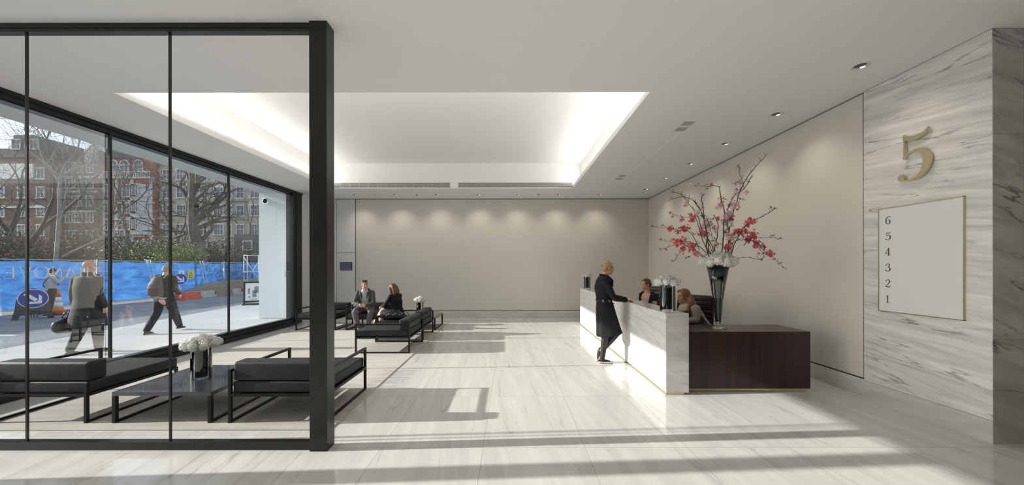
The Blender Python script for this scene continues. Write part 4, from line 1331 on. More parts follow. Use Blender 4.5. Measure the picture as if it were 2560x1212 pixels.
def tree(name, x, y, h, r, label, seed, bark=None, depth=6, lean=(0, 0), forks=None, up=.12, split=.5):
    rnd = random.Random(seed)
    t = thing(name, label, 'tree', (x, y, GZ), 0, 'bare trees in the square')
    bT, bW = new_bm(), new_bm()
    if forks:
        for fp, fr in forks:
            pts = catmull([Vector(q) for q in fp], 4)
            add_tube(bT, pts, [fr[0] + (fr[1] - fr[0]) * i / (len(pts) - 1) for i in range(len(pts))], 8, caps=False)
            d = (pts[-1] - pts[-2]).normalized()
            for j in range(3):
                a = rnd.random() * 6.28; s, u = frame_from(d); sp = rnd.uniform(.2, .7)
                grow(bT, bW, pts[-1], (d * math.cos(sp) + (s * math.cos(a) + u * math.sin(a)) * math.sin(sp)).normalized(), h * .17, fr[1] * .8, depth - 1, rnd, up, split)
            for q in pts[len(pts) // 2::3]:
                a = rnd.random() * 6.28; s, u = frame_from(d)
                grow(bT, bW, q, (d * .5 + s * math.cos(a) + u * math.sin(a)).normalized(), h * .13, fr[1] * .5, depth - 2, rnd, up, split)
    else:
        grow(bT, bW, Vector((0, 0, 0)), Vector((lean[0], lean[1], 1)).normalized(), h * .34, r, depth, rnd, up, split)
    obj('trunk_and_branches', bT, bark or M_bk, t, True)
    obj('twigs', bW, M_twig if bark is None else bark, t)
    return t
Y = 26.0
def tp(u, v, dy=0): return (U(u, Y) - U(505, Y), dy, V(v, Y) - GZ)
tree('plane_tree', U(505, Y), Y, 11, .4, 'big dark plane tree with thick forked limbs in the middle of the window view', 3, None, 5, forks=[
    ([tp(505, 690), tp(500, 640), tp(485, 580), tp(478, 560)], (.42, .34)),
    ([tp(478, 565), tp(462, 520, .5), tp(452, 480, .8), tp(450, 440, 1), tp(440, 400, 1.2), tp(432, 360, 1)], (.28, .12)),
    ([tp(480, 560), tp(488, 520, -.5), tp(498, 490, -.6), tp(520, 460, -.8), tp(522, 420, -1), tp(545, 380, -1)], (.26, .11)),
    ([tp(490, 515), tp(475, 490, .2), tp(466, 450, .4), tp(470, 420, .5), tp(452, 385, .3), tp(450, 340, .3)], (.22, .08)),
    ([tp(495, 640), tp(498, 580, -.6), tp(508, 520, -1), tp(516, 470, -1.2), tp(516, 430, -1.3), tp(512, 390, -1.3)], (.22, .09)),
    ([tp(450, 500, .7), tp(430, 470, .9), tp(400, 450, 1.2), tp(360, 430, 1.5)], (.12, .05)),
    ([tp(520, 470, -1), tp(545, 455, -1.2), tp(575, 440, -1.5), tp(600, 430, -1.6)], (.12, .05)),
])
Y2 = 20.0
def tq(u, v, dy=0): return (U(u, Y2) - U(138, Y2), dy, V(v, Y2) - GZ)
tree('pale_tree', U(138, Y2), Y2, 9, .2, 'slender tree with a pale smooth trunk behind the fence at left', 14, M_bkp, 5, forks=[
    ([tq(138, 700), tq(142, 620), tq(148, 540), tq(150, 470), tq(152, 440)], (.095, .07)),
    ([tq(152, 445), tq(162, 420, .3), tq(178, 385, .5), tq(195, 355, .6)], (.05, .025)),
    ([tq(150, 455), tq(140, 420, -.3), tq(132, 390, -.5), tq(125, 350, -.5)], (.045, .022)),
    ([tq(150, 552), tq(175, 530, -.3), tq(210, 490, -.8), tq(250, 450, -1.2)], (.04, .02)),
    ([tq(155, 640), tq(190, 612, .4), tq(225, 585, .8), tq(240, 560, 1)], (.055, .03)),
], up=.2)
tree('bare_tree', U(35, 24), 24, 13, .22, 'bare tree at the far left edge of the street view', 31, None, 6, up=.16)
tree('bare_tree', U(-70, 30), 30, 15, .28, 'tall bare tree beyond the left edge of the view', 8, None, 6, up=.16)
tree('bare_tree', U(330, 34), 34, 13, .2, 'bare tree in front of the red brick house', 41, None, 6, up=.14)
tree('bare_tree', U(612, 33), 33, 9.5, .18, 'small bare tree next to the white outer wall', 52, None, 6, up=.08)
tree('bare_tree', U(235, 38), 38, 12, .2, 'bare tree between the pale trunk and the brick house', 63, None, 6, up=.14)
tree('bare_tree', U(440, 38), 38, 12, .2, 'bare tree behind the big plane tree', 77, None, 6, up=.14)

def shrub(x, y, rx, ry, h, m, n, label, seed, leaf=.16):
    rnd = random.Random(seed)
    t = thing('shrub', label, 'shrub', (x, y, GZ), 0, 'shrubs behind the blue fence')
    bm = new_bm()
    for k in range(14):
        a = rnd.random() * 6.28; q = rnd.uniform(.3, 1)
        add_tube(bm, [(0, 0, 0), (rx * q * .5 * math.cos(a), ry * q * .5 * math.sin(a), h * .5), (rx * q * .9 * math.cos(a), ry * q * .9 * math.sin(a), h * rnd.uniform(.7, 1))], [.05, .03, .012], 5)
    obj('stems', bm, M_bk, t)
    bm = new_bm()
    cl = [(rnd.uniform(-.65, .65) * rx, rnd.uniform(-.65, .65) * ry, h * rnd.uniform(.35, .78), rnd.uniform(.28, .5)) for k in range(16)]
    for i in range(n):
        c = cl[i % 16]
        d = Vector((rnd.gauss(0, 1), rnd.gauss(0, 1), rnd.gauss(0, 1))).normalized()
        p = Vector((c[0] + d.x * rx * c[3] * rnd.uniform(.5, 1.05), c[1] + d.y * ry * c[3] * rnd.uniform(.5, 1.05), max(.05, c[2] + d.z * h * c[3] * .6 * rnd.uniform(.5, 1.05))))
        s = Vector((rnd.gauss(0, 1), rnd.gauss(0, 1), rnd.gauss(0, .6))).normalized(); u = s.cross(d).normalized() if s.cross(d).length > .01 else Vector((0, 0, 1))
        l = leaf * rnd.uniform(.6, 1.3)
        quad(bm, [p - s * l * .5, p + u * l * .22, p + s * l * .5, p - u * l * .22])
    obj('foliage', bm, m, t)
M_lg = mat('yellow_green_leaves', (.17, .20, .055), .6, var=.4, vscale=3)
M_dg = mat('dull_green_leaves', (.085, .105, .055), .6, var=.4, vscale=3)
M_br = mat('brown_winter_leaves', (.135, .12, .095), .8, var=.3, vscale=3)
for args in [(U(425, 23), 23, 2.2, 2.0, 3.6, M_lg, 4200, 'bright yellow-green bush behind the fence', 1, .15), (U(300, 24), 24, 2.6, 2.2, 3.9, M_dg, 3600, 'dark green bush behind the fence right of the bald man', 2, .17),
             (U(200, 26), 26, 3.2, 2.4, 4.6, M_br, 4200, 'brown leafless thicket behind the bald man', 3, .2), (U(60, 25), 25, 3.6, 2.4, 4.6, M_br, 4200, 'brown leafless thicket left of the pale tree trunk', 4, .2),
             (U(-40, 24), 24, 3.2, 2.4, 5.0, M_dg, 3000, 'dark bush at the left edge of the street view', 5, .2), (U(530, 28), 28, 3.0, 2.4, 4.2, M_br, 4200, 'brown thicket behind the big plane tree', 6, .18),
             (U(350, 30), 30, 3.6, 2.4, 5.2, M_dg, 3200, 'tall dull green bush in front of the brick house', 7, .2), (U(585, 29), 29, 2.2, 2.0, 3.8, M_br, 2600, 'brown thicket at the right end of the fence', 8, .16),
             (U(120, 32), 32, 4.2, 2.6, 5.2, M_br, 3600, 'brown thicket in front of the dark brown house', 9, .22), (U(460, 34), 34, 4.0, 2.4, 4.8, M_dg, 3000, 'dark green bush far behind the plane tree', 10, .2)]:
    shrub(*args)

# ---- houses across the square
M_brick = mat('red_brick', (.33, .11, .065), .85, var=.2, vscale=4)
M_brown = mat('brown_brick', (.20, .155, .125), .85, var=.2, vscale=3)
M_stone = mat('beige_stone', (.44, .40, .34), .85, var=.12, vscale=1.5)
M_wstone = mat('white_stone', (.66, .67, .68), .8, var=.06)
M_slate = mat('slate_roof', (.12, .12, .13), .8, var=.2)
M_pane = mat('window_pane', (.10, .13, .15), .12, spec=.6)
BY = 45.0
def bx(u): return (u - 1275) * BY / F
def bz(v): return EYE - (v - 667) * BY / F - GZ
def window(t, x, z, w, h, arch=False, m=None, sash=2, y=0.0):
    bm = new_bm()
    fw = .09
    add_box(bm, x - w / 2 - fw, x - w / 2, y - .10, y, z, z + h); add_box(bm, x + w / 2, x + w / 2 + fw, y - .10, y, z, z + h)
    add_box(bm, x - w / 2 - fw * 1.6, x + w / 2 + fw * 1.6, y - .16, y, z - .12, z); add_box(bm, x - w / 2 - fw * 1.6, x + w / 2 + fw * 1.6, y - .14, y, z + h, z + h + .12)
    for k in range(1, sash): add_box(bm, x - w / 2 + w * k / sash - .03, x - w / 2 + w * k / sash + .03, y - .06, y, z, z + h)
    add_box(bm, x - w / 2, x + w / 2, y - .06, y, z + h * .52, z + h * .57)
    if arch:
        pts = catmull([(x + (w / 2 + .1) * math.cos(R(a)), y - .06, z + h + .1 + (w / 2 + .1) * math.sin(R(a))) for a in range(0, 181, 30)], 2)
        add_tube(bm, pts, .09, 5)
        for a in (60, 90, 120):
            add_tube(bm, [(x, y - .05, z + h + .1), (x + w / 2 * math.cos(R(a)), y - .05, z + h + .1 + w / 2 * math.sin(R(a)))], .03, 4)
    f = obj('window', bm, m or M_wstone, t)
    bm = new_bm(); add_box(bm, x - w / 2, x + w / 2, y - .03, y - .005, z, z + h)
    if arch: add_prism(bm, [(x + w / 2 * math.cos(R(a)), z + h + .1 + w / 2 * math.sin(R(a))) for a in range(0, 181, 20)], Matrix.Translation((0, y - .005, 0)) @ Matrix(((1, 0, 0, 0), (0, 0, -1, 0), (0, 1, 0, 0), (0, 0, 0, 1))), .02)
    obj('pane', bm, M_pane, f)
def band(t, x0, x1, z, h=.22, d=.22, m=None):
    bm = new_bm(); add_box(bm, x0, x1, -d, 0, z, z + h); obj('cornice', bm, m or M_wstone, t)
def balustrade(t, x0, x1, z):
    bm = new_bm(); add_box(bm, x0, x1, -.55, 0, z, z + .14); add_box(bm, x0, x1, -.55, -.42, z + .72, z + .86)
    k = int((x1 - x0) / .28)
    for i in range(k): add_box(bm, x0 + .1 + i * .28, x0 + .2 + i * .28, -.53, -.44, z + .14, z + .72)
    obj('balcony', bm, M_wstone, t)

t = thing('brick_house', 'red brick house with white stone bays and arched top windows across the square', 'building', (bx(258), BY, GZ))
W1 = bx(388) - bx(258)
bm = new_bm(); add_box(bm, 0, W1, 0, 9, 0, bz(395)); obj('wall', bm, M_brick, t)
bm = new_bm()
pr = [(.02, bz(396)), (W1 - .02, bz(396)), (W1 - .8, bz(340)), (.8, bz(340))]
add_prism(bm, pr, Matrix.Translation((0, 9, 0)) @ Matrix(((1, 0, 0, 0), (0, 0, -1, 0), (0, 1, 0, 0), (0, 0, 0, 1))), 9); obj('roof', bm, M_slate, t)
for ux in (284, 312, 347):
    window(t, bx(ux) - bx(258), bz(432), 1.0, .95, True)
balustrade(t, .02, W1 - .02, bz(446))
for k, v in enumerate((490, 531, 573)):
    for ux, w in ((270, .7), (318, 1.0)):
        window(t, bx(ux) - bx(258), bz(v), w, 1.45)
    # projecting canted bay
    x0, x1 = bx(333) - bx(258), bx(372) - bx(258)
    bm = new_bm(); add_prism(bm, [(x0, 0), (x0 + .45, -.8), (x1 - .45, -.8), (x1, 0)], Matrix.Translation((0, 0, bz(v) - .65)), 2.0 if k else 2.15); obj('bay', bm, M_wstone, t)
    for xx in (x0 + .75, x1 - .75): window(t, xx, bz(v), .42, 1.25, y=-.8, sash=1)
    window(t, (x0 + x1) / 2, bz(v), .35, 1.25, y=-.8, sash=1)
    band(t, 0, W1, bz(v) - .9, .16, .2)
balustrade(t, bx(285) - bx(258), bx(333) - bx(258), bz(590))
bm = new_bm()
for ux in (262, 292, 331, 378): add_box(bm, bx(ux) - bx(258) - .2, bx(ux) - bx(258) + .2, -.08, 0, bz(600), bz(440))
obj('pilasters', bm, M_wstone, t)
bm = new_bm(); add_box(bm, 0, W1, -.3, 0, 0, bz(600)); obj('ground_floor', bm, M_wstone, t)

t = thing('brown_house', 'brown brick house with white window surrounds left of the red brick one', 'building', (bx(172), BY - .5, GZ))
W2 = bx(257) - bx(172)
bm = new_bm(); add_box(bm, 0, W2, 0, 9, 0, bz(402)); obj('wall', bm, M_brown, t)
bm = new_bm(); add_box(bm, .1, W2 - .1, .3, 9, bz(402), bz(376)); obj('roof', bm, M_slate, t)
for v in (432, 470, 515, 555, 600):
    for ux in (186, 209, 238): window(t, bx(ux) - bx(172), bz(v), .75, 1.15)
for v in (445, 482, 530): band(t, 0, W2, bz(v), .2, .15)
bm = new_bm(); add_tube(bm, [(W2 - 1.1, .6, bz(410)), (W2 - 1.1, .6, bz(378)), ], .9, 10); add_tube(bm, [(W2 - 1.1, .6, bz(378)), (W2 - 1.1, .6, bz(352))], [.95, .05], 10); obj('turret', bm, M_wstone, t)

t = thing('gabled_house', 'dark brown house with a long slate roof at the left of the square', 'building', (bx(-230), BY - 2, GZ))
W3 = bx(176) - bx(-230)
bm = new_bm(); add_box(bm, 0, W3, 0, 9, 0, bz(405)); obj('wall', bm, M_brown, t)
bm = new_bm(); xa, xb = bx(95) - bx(-230), W3 - .02
add_prism(bm, [(-.2, bz(405)), (xb, bz(405)), (xb - 1.6, bz(352)), (xa, bz(352)), (xa - .1, bz(384)), (-.2, bz(384))], Matrix.Translation((0, 9, 0)) @ Matrix(((1, 0, 0, 0), (0, 0, -1, 0), (0, 1, 0, 0), (0, 0, 0, 1))), 9.2); obj('roof', bm, M_slate, t)
for ux in (104, 145): window(t, bx(ux) - bx(-230), bz(385), .9, 1.0, y=-.25)
bm = new_bm(); add_box(bm, bx(50) - bx(-230), bx(140) - bx(-230), -.2, 0, bz(456), bz(420)); obj('white_fascia', bm, M_wstone, t)
for v in (500, 545, 590, 455):
    for ux in (-180, -130, -80, -30, 15, 60, 110, 155):
        if v == 455 and 50 < ux < 140: continue
        window(t, bx(ux) - bx(-230), bz(v), .8, 1.2)
band(t, 0, W3, bz(525), .2, .2)

t = thing('stone_house', 'long beige stone building with rows of sash windows at the right of the square', 'building', (bx(389), BY + .5, GZ))
W4 = bx(700) - bx(389)
bm = new_bm(); add_box(bm, 0, W4, 0, 9, 0, bz(372)); obj('wall', bm, M_stone, t)
bm = new_bm(); add_box(bm, .2, W4, .5, 9, bz(372), bz(330)); obj('roof', bm, M_slate, t)
for v in (403, 447, 492, 537, 585, 625):
    for ux in range(408, 690, 31): window(t, bx(ux) - bx(389), bz(v), .85, 1.25, arch=(v == 403))
for v in (455, 500, 546, 592): band(t, 0, W4, bz(v), .2, .25, M_stone)
band(t, 0, W4, bz(380), .45, .5, M_stone)
for ux in (452, 545, 638):
    x = bx(ux) - bx(389)
    bm = new_bm(); add_box(bm, x - .95, x + .95, -.35, 0, bz(640), bz(392)); b_ = obj('projecting_bay', bm, M_stone, t)
    for v in (447, 492, 537, 585): window(t, x, bz(v), 1.1, 1.25, y=-.35, sash=3)
# ================================================================== PEOPLE
V3 = Vector
M_skin = mat('skin_fair', (.62, .36, .27), .5, sss=.08, var=.05, vscale=12)
M_skin2 = mat('skin_tanned', (.50, .25, .17), .5, sss=.08, var=.05, vscale=12)
M_eye = mat('eye_white', (.75, .73, .70), .2)
M_iris = mat('eye_iris', (.03, .03, .035), .15)
M_lip = mat('lips', (.50, .16, .14), .45)
VOX = .0062
def lerp(a, b, t): return V3(a) * (1 - t) + V3(b) * t

def torso_rings(J, off=0.0, lo=-.09, hi=1.0, fem=False):
    """Rings along pelvis - chest - neck. Returns points, (half width, half depth) and side vectors."""
    P, C, N = V3(J['pelvis']), V3(J['chest']), V3(J['neck'])
    hs = (V3(J['hip'][0]) - V3(J['hip'][1])).normalized(); ss = (V3(J['sh'][0]) - V3(J['sh'][1])).normalized()
    w = ((.155, .118), (.172, .125), (.120 if fem else .145, .098), (.142 if fem else .168, .118 if fem else .115), (.150 if fem else .172, .092), (.105, .070), (.060, .058))
    up = (C - P).normalized()
    pts = [P - up * .09, P, lerp(P, C, .52), C, lerp(C, N, .55), lerp(C, N, .85), N]
    sd = [hs, hs, (hs + ss).normalized(), ss, ss, ss, ss]
    return pts, [(a + off, b + off) for a, b in w], sd

def hand(bm, W, d, nrm, curl=.5, thumb=1, s=1.0, closed=None):
    """Palm with four fingers and a thumb; d along the fingers, nrm out of the palm."""
    d = V3(d).normalized(); nrm = V3(nrm); nrm = (nrm - d * nrm.dot(d)).normalized()
    sv = d.cross(nrm).normalized() * thumb
    W = V3(W)
    add_tube(bm, [W - d * .01, W + d * .03 * s, W + d * .062 * s, W + d * .085 * s], [(.026 * s, .017 * s), (.034 * s, .015 * s), (.040 * s, .013 * s), (.037 * s, .010 * s)], 10, side=sv, round_caps=True)
    for k, (o, L) in enumerate(((.030, .070), (.011, .080), (-.009, .074), (-.028, .058))):
        p = W + d * (.083 * s) + sv * o * s
        a = 0; q = [p]; dd = d + sv * o * 1.6
        for j, f in enumerate((.45, .32, .23)):
            a += curl * (.9 + .12 * k) * (1 if j else .7)
            v = (dd.normalized() * math.cos(a) + nrm * math.sin(a))
            p = p + v * L * s * f; q.append(p)
        add_tube(bm, q, [.0088 * s, .0082 * s, .0076 * s, .0066 * s], 8, round_caps=True)
    p0 = W + d * .022 * s + sv * .026 * s
    p1 = p0 + (d * .55 + sv * .65 + nrm * .35).normalized() * .034 * s
    p2 = p1 + (d * .85 + sv * .15 + nrm * .45).normalized() * .028 * s
    p3 = p2 + (d * .9 - sv * .15 + nrm * .45).normalized() * .022 * s
    add_tube(bm, [p0, p1, p2, p3], [.014 * s, .0105 * s, .0095 * s, .008 * s], 8, round_caps=True)

def head_matrix(J):
    y, p, r = J.get('look', (0, 0, 0))
    return Matrix.Translation(J['head']) @ Matrix.Rotation(R(y), 4, 'Z') @ Matrix.Rotation(R(p), 4, 'X') @ Matrix.Rotation(R(r), 4, 'Y')

def tm(M, pts): return [M @ V3(p) for p in pts]

def add_head(bm, M, fem=False):
    k = .94 if fem else 1.0
    E = lambda c, r: add_ell(bm, M @ V3(c), tuple(x for x in r), M.to_3x3(), 18, 12)
    E((0, -.012, .030), (.073 * k, .090, .082)); E((0, .020, -.035), (.056 * k, .064, .068))
    E((0, .052, -.082), (.028 * k, .026, .024)); E((0, .066, .030), (.052 * k, .018, .016))
    for s in (-1, 1):
        E((s * .034, .058, -.022), (.022, .020, .024)); E((s * .073 * k, -.004, -.002), (.010, .019, .030))
        E((s * .040, .010, -.070), (.020, .034, .022))
    add_tube(bm, tm(M, [(0, .076, .020), (0, .088, .0), (0, .096, -.018)]), [.007, .008, .0105], 8, round_caps=True)
    E((0, .086, -.024), (.015 * k, .011, .008)); E((0, .074, -.052), (.024, .014, .014))

def face_parts(t, M, brow, fem=False):
    for s in (-1, 1):
        bm = new_bm(); add_ell(bm, M @ V3((s * .029, .0725, .010)), (.0110, .0075, .0055), M.to_3x3())
        e = obj('eye', bm, M_eye, t, True)
        bm = new_bm(); add_ell(bm, M @ V3((s * .029, .0775, .010)), (.0058, .0036, .0052), M.to_3x3())
        obj('iris', bm, M_iris, e, True)
        bm = new_bm(); add_tube(bm, tm(M, [(s * .014, .087, .026), (s * .032, .084, .032), (s * .048, .070, .026)]), [.0035, .0042, .002], 6)
        obj('eyebrow', bm, brow, t, True)
    bm = new_bm(); add_tube(bm, tm(M, [(-.024, .076, -.050), (-.010, .087, -.053), (0, .0885, -.054), (.010, .087, -.053), (.024, .076, -.050)]), [.003, .0065, .007, .0065, .003], 8)
    obj('mouth', bm, M_lip, t, True)

def add_leg(bm, J, i, off=0.0, top=0.0, bot=1.0, fem=False):
    H, K, A = V3(J['hip'][i]), V3(J['knee'][i]), V3(J['ankle'][i])
    r = (.088, .078, .058, .056, .053, .036)
    ps = [lerp(H, K, top), lerp(H, K, max(top, .45)), lerp(H, K, .9), lerp(K, A, .08), lerp(K, A, .35), lerp(K, A, bot)]
    add_tube(bm, ps, [x + off for x in r], 12, round_caps=True)

def add_foot(bm, J, i, s=1.0, off=0.0):
    A = V3(J['ankle'][i]); T = V3(J['toe'][i]); d = (T - A)
    side = V3((1, 0, 0)) if abs(d.x) < .8 * d.length else V3((0, 1, 0))
    up = J.get('footup', [V3((0, 0, 1))] * 2)[i]; up = V3(up)
    f = (d - up * d.dot(up)); L = f.length; f.normalize(); sv = f.cross(up)
    base = T - up * 0
    heel = T - f * (L + .055)
    add_tube(bm, [heel + up * .028, lerp(heel, T, .4) + up * .034, lerp(heel, T, .72) + up * .024, T + up * .014 - f * .015],
             [(.030 + off, .026 + off), (.036 + off, .030 + off), (.043 + off, .022 + off), (.030 + off, .013 + off)], 12, side=sv, round_caps=True)
    add_tube(bm, [lerp(heel, T, .25) + up * .03, A + (A - V3(J['knee'][i])).normalized() * -.03], [.036 + off, .035 + off], 10, round_caps=True)

def add_arm(bm, J, i, off=0.0, end=1.0, fem=False, start=0.0):
    S_, E_, W_ = V3(J['sh'][i]), V3(J['elbow'][i]), V3(J['wrist'][i])
    k = .88 if fem else 1.0
    ps = [lerp(S_, E_, start), lerp(S_, E_, .4), lerp(S_, E_, .9)]; rs = [.054 * k, .046 * k, .040 * k]
    if end > 1:
        ps += [lerp(E_, W_, .12), lerp(E_, W_, .4), lerp(E_, W_, end - 1)]; rs += [.041 * k, .038 * k, (.027 if end > 1.9 else .030) * k]
    else:
        ps = [lerp(S_, E_, start), lerp(S_, E_, end * .6), lerp(S_, E_, end)]
    add_tube(bm, ps, [x + off for x in rs], 12, round_caps=True)

def body(t, J, skin, fem=False, brow=None, hs=1.0):
    bm = new_bm()
    p, r, s = torso_rings(J, 0, fem=fem)
    add_tube(bm, p, r, 18, side=s, round_caps=True)
    N = V3(J['neck']); Hc = V3(J['head']); M = head_matrix(J)
    add_tube(bm, [lerp(N, Hc, -.25), lerp(N, Hc, .3), M @ V3((0, -.015, -.04))], [(.07, .06), (.052 if fem else .060, .054), (.050, .052)], 12, round_caps=True)
    add_head(bm, M, fem)
    for i in (0, 1):
        add_tube(bm, [lerp(J['chest'], J['neck'], .6), V3(J['sh'][i])], [.06, .055], 12, round_caps=True)
        add_arm(bm, J, i, 0, 2.0, fem); add_leg(bm, J, i, 0, fem=fem); add_foot(bm, J, i)
        hd, hn, c = J['hand'][i]
        hand(bm, J['wrist'][i], hd, hn, c, 1 if i == 0 else -1, .92 if fem else 1.02)
    o = fused('body', bm, skin, t, .0058, 2, .4)
    face_parts(t, M, brow or M_iris, fem)
    return M

def garment(t, name, m, fn, vox=.008, it=6):
    bm = new_bm(); fn(bm); return fused(name, bm, m, t, vox, it)

def hair_cap(bm, M, thick=.008, front=.055, low=-.02):
    add_ell(bm, M @ V3((0, -.020, .040)), (.078 + thick, .086 + thick, .080 + thick), M.to_3x3(), 20, 14)
    add_ell(bm, M @ V3((0, -.050, .005)), (.070 + thick, .052 + thick, .075 + thick), M.to_3x3(), 18, 12)

M_blond = mat('blond_hair', (.42, .29, .15), .5, spec=.5, var=.3, vscale=60, vstretch=(1, 1, .15), bump=.4, bscale=90)
M_brownh = mat('light_brown_hair', (.14, .078, .04), .45, spec=.5, var=.35, vscale=60, vstretch=(1, 1, .1), bump=.4, bscale=90)
M_redh = mat('auburn_hair', (.22, .10, .05), .45, spec=.5, var=.3, vscale=60, vstretch=(1, 1, .1), bump=.4, bscale=90)
M_darkh = mat('dark_brown_hair', (.06, .035, .022), .5, var=.3, vscale=60, bump=.4, bscale=90)
M_greyh = mat('grey_stubble', (.36, .30, .26), .8, var=.2, vscale=60)
M_coat = mat('black_coat_cloth', (.012, .012, .014), .75, spec=.3, var=.2, vscale=20, bump=.15, bscale=14)
M_tights = mat('dark_tights', (.032, .025, .026), .55, spec=.4)
M_cream = mat('cream_leather', (.60, .55, .46), .5)
M_trim = mat('black_trim', (.015, .015, .015), .4)
M_gsuit = mat('charcoal_wool', (.085, .085, .080), .85, var=.12, vscale=50, bump=.15, bscale=16)
M_trou = mat('mauve_grey_trousers', (.13, .12, .135), .85, var=.1, vscale=30, bump=.12, bscale=15)
M_shirt = mat('pale_shirt', (.50, .52, .55), .8, var=.04)
M_gcoat = mat('dark_green_grey_coat', (.020, .024, .023), .8, var=.2, vscale=8, bump=.15, bscale=12)
M_dktrou = mat('black_trousers', (.022, .024, .030), .8, var=.1)
M_shoe = mat('black_shoe', (.015, .015, .016), .35)
M_lace = mat('shoe_sole_white', (.6, .6, .58), .6)
M_bagb = mat('black_bag_leather', (.012, .012, .013), .25, spec=.6, bump=.2, bscale=25)
M_silver = mat('silver_fitting', (.75, .75, .74), .2, metal=1.0)

# ------------------------------------------------ woman in the black trench coat at the counter
t = thing('person', 'blonde woman with a bun in a long black coat leaning on the marble counter', 'person', (1.575, 5.98, .0), R(-90))
J = dict(pelvis=(0, 0, .93), chest=(0, -.015, 1.235), neck=(0, .0, 1.43), head=(0, .065, 1.575), look=(4, -6, 0),
         hip=[(.088, 0, .90), (-.088, 0, .90)], knee=[(.07, .0, .49), (-.03, .235, .50)], ankle=[(.05, -.045, .085), (.0, -.07, .17)],
         toe=[(.055, .125, .002), (-.01, -.085, .0)], footup=[(0, 0, 1), (0, -.92, .18)],
         sh=[(.168, -.02, 1.375), (-.168, -.01, 1.375)], elbow=[(.215, .10, 1.095), (-.215, .11, 1.10)], wrist=[(.075, .345, 1.052), (-.06, .335, 1.055)],
         hand=[((-.25, 1, -.12), (0, -.1, -1), .35), ((.25, 1, -.12), (0, -.1, -1), .35)])
M = body(t, J, M_skin, True, M_blond)
def f(bm):
    hair_cap(bm, M, .004); add_ell(bm, M @ V3((0, -.105, .012)), (.036, .030, .038), M.to_3x3()); add_ell(bm, M @ V3((.014, -.118, .030)), (.024, .020, .024), M.to_3x3())
    add_ell(bm, M @ V3((-.012, -.112, -.014)), (.024, .020, .022), M.to_3x3())
    for s in (-1, 1): add_tube(bm, tm(M, [(s * .045, .050, .085), (s * .072, .030, .045), (s * .074, -.01, .02), (s * .055, -.07, .01)]), .014, 8, round_caps=True)
garment(t, 'hair', M_blond, f, .005, 2)
def f(bm):
    sv = (1, 0, 0)
    add_tube(bm, [(0, .085, .472), (0, .06, .62), (0, .03, .80), (0, .01, .94), (0, -.002, 1.045), (0, -.01, 1.13), (0, -.02, 1.26), (0, -.018, 1.36), (0, -.01, 1.42)],
             [(.235, .215), (.215, .190), (.205, .165), (.190, .145), (.155, .122), (.160, .128), (.188, .140), (.180, .115), (.095, .085)], 24, side=sv, caps=True)
    for i in (0, 1):
        add_tube(bm, [lerp(J['chest'], J['neck'], .62), V3(J['sh'][i])], [.085, .072], 12, round_caps=True)
        add_arm(bm, J, i, .017, 1.93, True)
        w = lerp(J['elbow'][i], J['wrist'][i], .86)
        add_tube(bm, [lerp(J['elbow'][i], J['wrist'][i], .70), lerp(J['elbow'][i], J['wrist'][i], .93)], [.046, .050], 12)
garment(t, 'coat', M_coat, f, .008, 4)
bm = new_bm()   # raised collar and lapels, epaulettes, belt
add_tube(bm, [(.066, .02, 1.445), (.058, -.045, 1.455), (0, -.075, 1.46), (-.058, -.045, 1.455), (-.066, .02, 1.445)], [(.024, .007)] * 5, 8, side=(0, 0, 1))
add_tube(bm, [(.055, -.05, 1.452), (.088, .04, 1.42), (.075, .115, 1.36), (.03, .14, 1.27)], [(.034, .009), (.036, .009), (.034, .009), (.012, .006)], 8, side=(0, 0, 1))
add_tube(bm, [(-.055, -.05, 1.452), (-.088, .04, 1.42), (-.075, .115, 1.36), (-.03, .14, 1.27)], [(.034, .009), (.036, .009), (.034, .009), (.012, .006)], 8, side=(0, 0, 1))
obj('collar', bm, M_coat, t, True)
bm = new_bm()
ring = [(.163 * math.cos(R(a)), -.002 + .130 * math.sin(R(a)), 1.05) for a in range(0, 361, 20)]
add_tube(bm, ring, [(.022, .006)] * len(ring), 8, side=(0, 0, 1))
bl = obj('belt', bm, M_coat, t, True)
for yy in (-.06, .045):
    bm = new_bm(); add_tube(bm, catmull([(.166, yy + .016 * math.cos(R(a)), 1.045 + .018 * math.sin(R(a))) for a in range(0, 361, 60)], 3), .0028, 6)
    obj('belt_ring', bm, M_silver, bl, True)
for z, yy in ((1.0, .12), (.86, .10), (.86, .03), (.62, .12), (.62, .05)):
    bm = new_bm(); add_ell(bm, (.145 + (1.0 - z) * .12, yy, z), (.008, .011, .011)); obj('button', bm, M_trim, t, True)
for i in (0, 1):
    garment(t, 'stocking', M_tights, lambda bm: (add_leg(bm, J, i, .004, .3, 1.0, True), add_foot(bm, J, i, off=.0015)), .0065, 3)
    A, T = V3(J['ankle'][i]), V3(J['toe'][i]); up = V3(J['footup'][i]).normalized(); ff = (T - A); ff = (ff - up * ff.dot(up)); fl = ff.length; ff.normalize(); sv = ff.cross(up)
    heel = T - ff * (fl + .055)
    def f(bm):
        add_tube(bm, [heel + up * .022, lerp(heel, T, .35) + up * .018, lerp(heel, T, .70) + up * .020, T + up * .016 - ff * .012], [(.037, .024), (.040, .018), (.048, .023), (.035, .018)], 14, side=sv, round_caps=True)
    garment(t, 'ballet_shoe', M_cream, f, .005, 2)
    bm = new_bm(); c = lerp(heel, T, .40) + up * .037
    add_tube(bm, catmull([c + ff * (fl + .05) * .45 * math.cos(R(a)) + sv * .039 * math.sin(R(a)) + up * (.006 * max(0, -math.cos(R(a)))) for a in range(0, 361, 30)], 2), .0035, 6)
    obj('shoe_trim', bm, M_trim, t, True)
    bm = new_bm(); add_ell(bm, T - ff * .012 + up * .016, (.026, .022, .014)); obj('toe_cap', bm, M_trim, t, True)

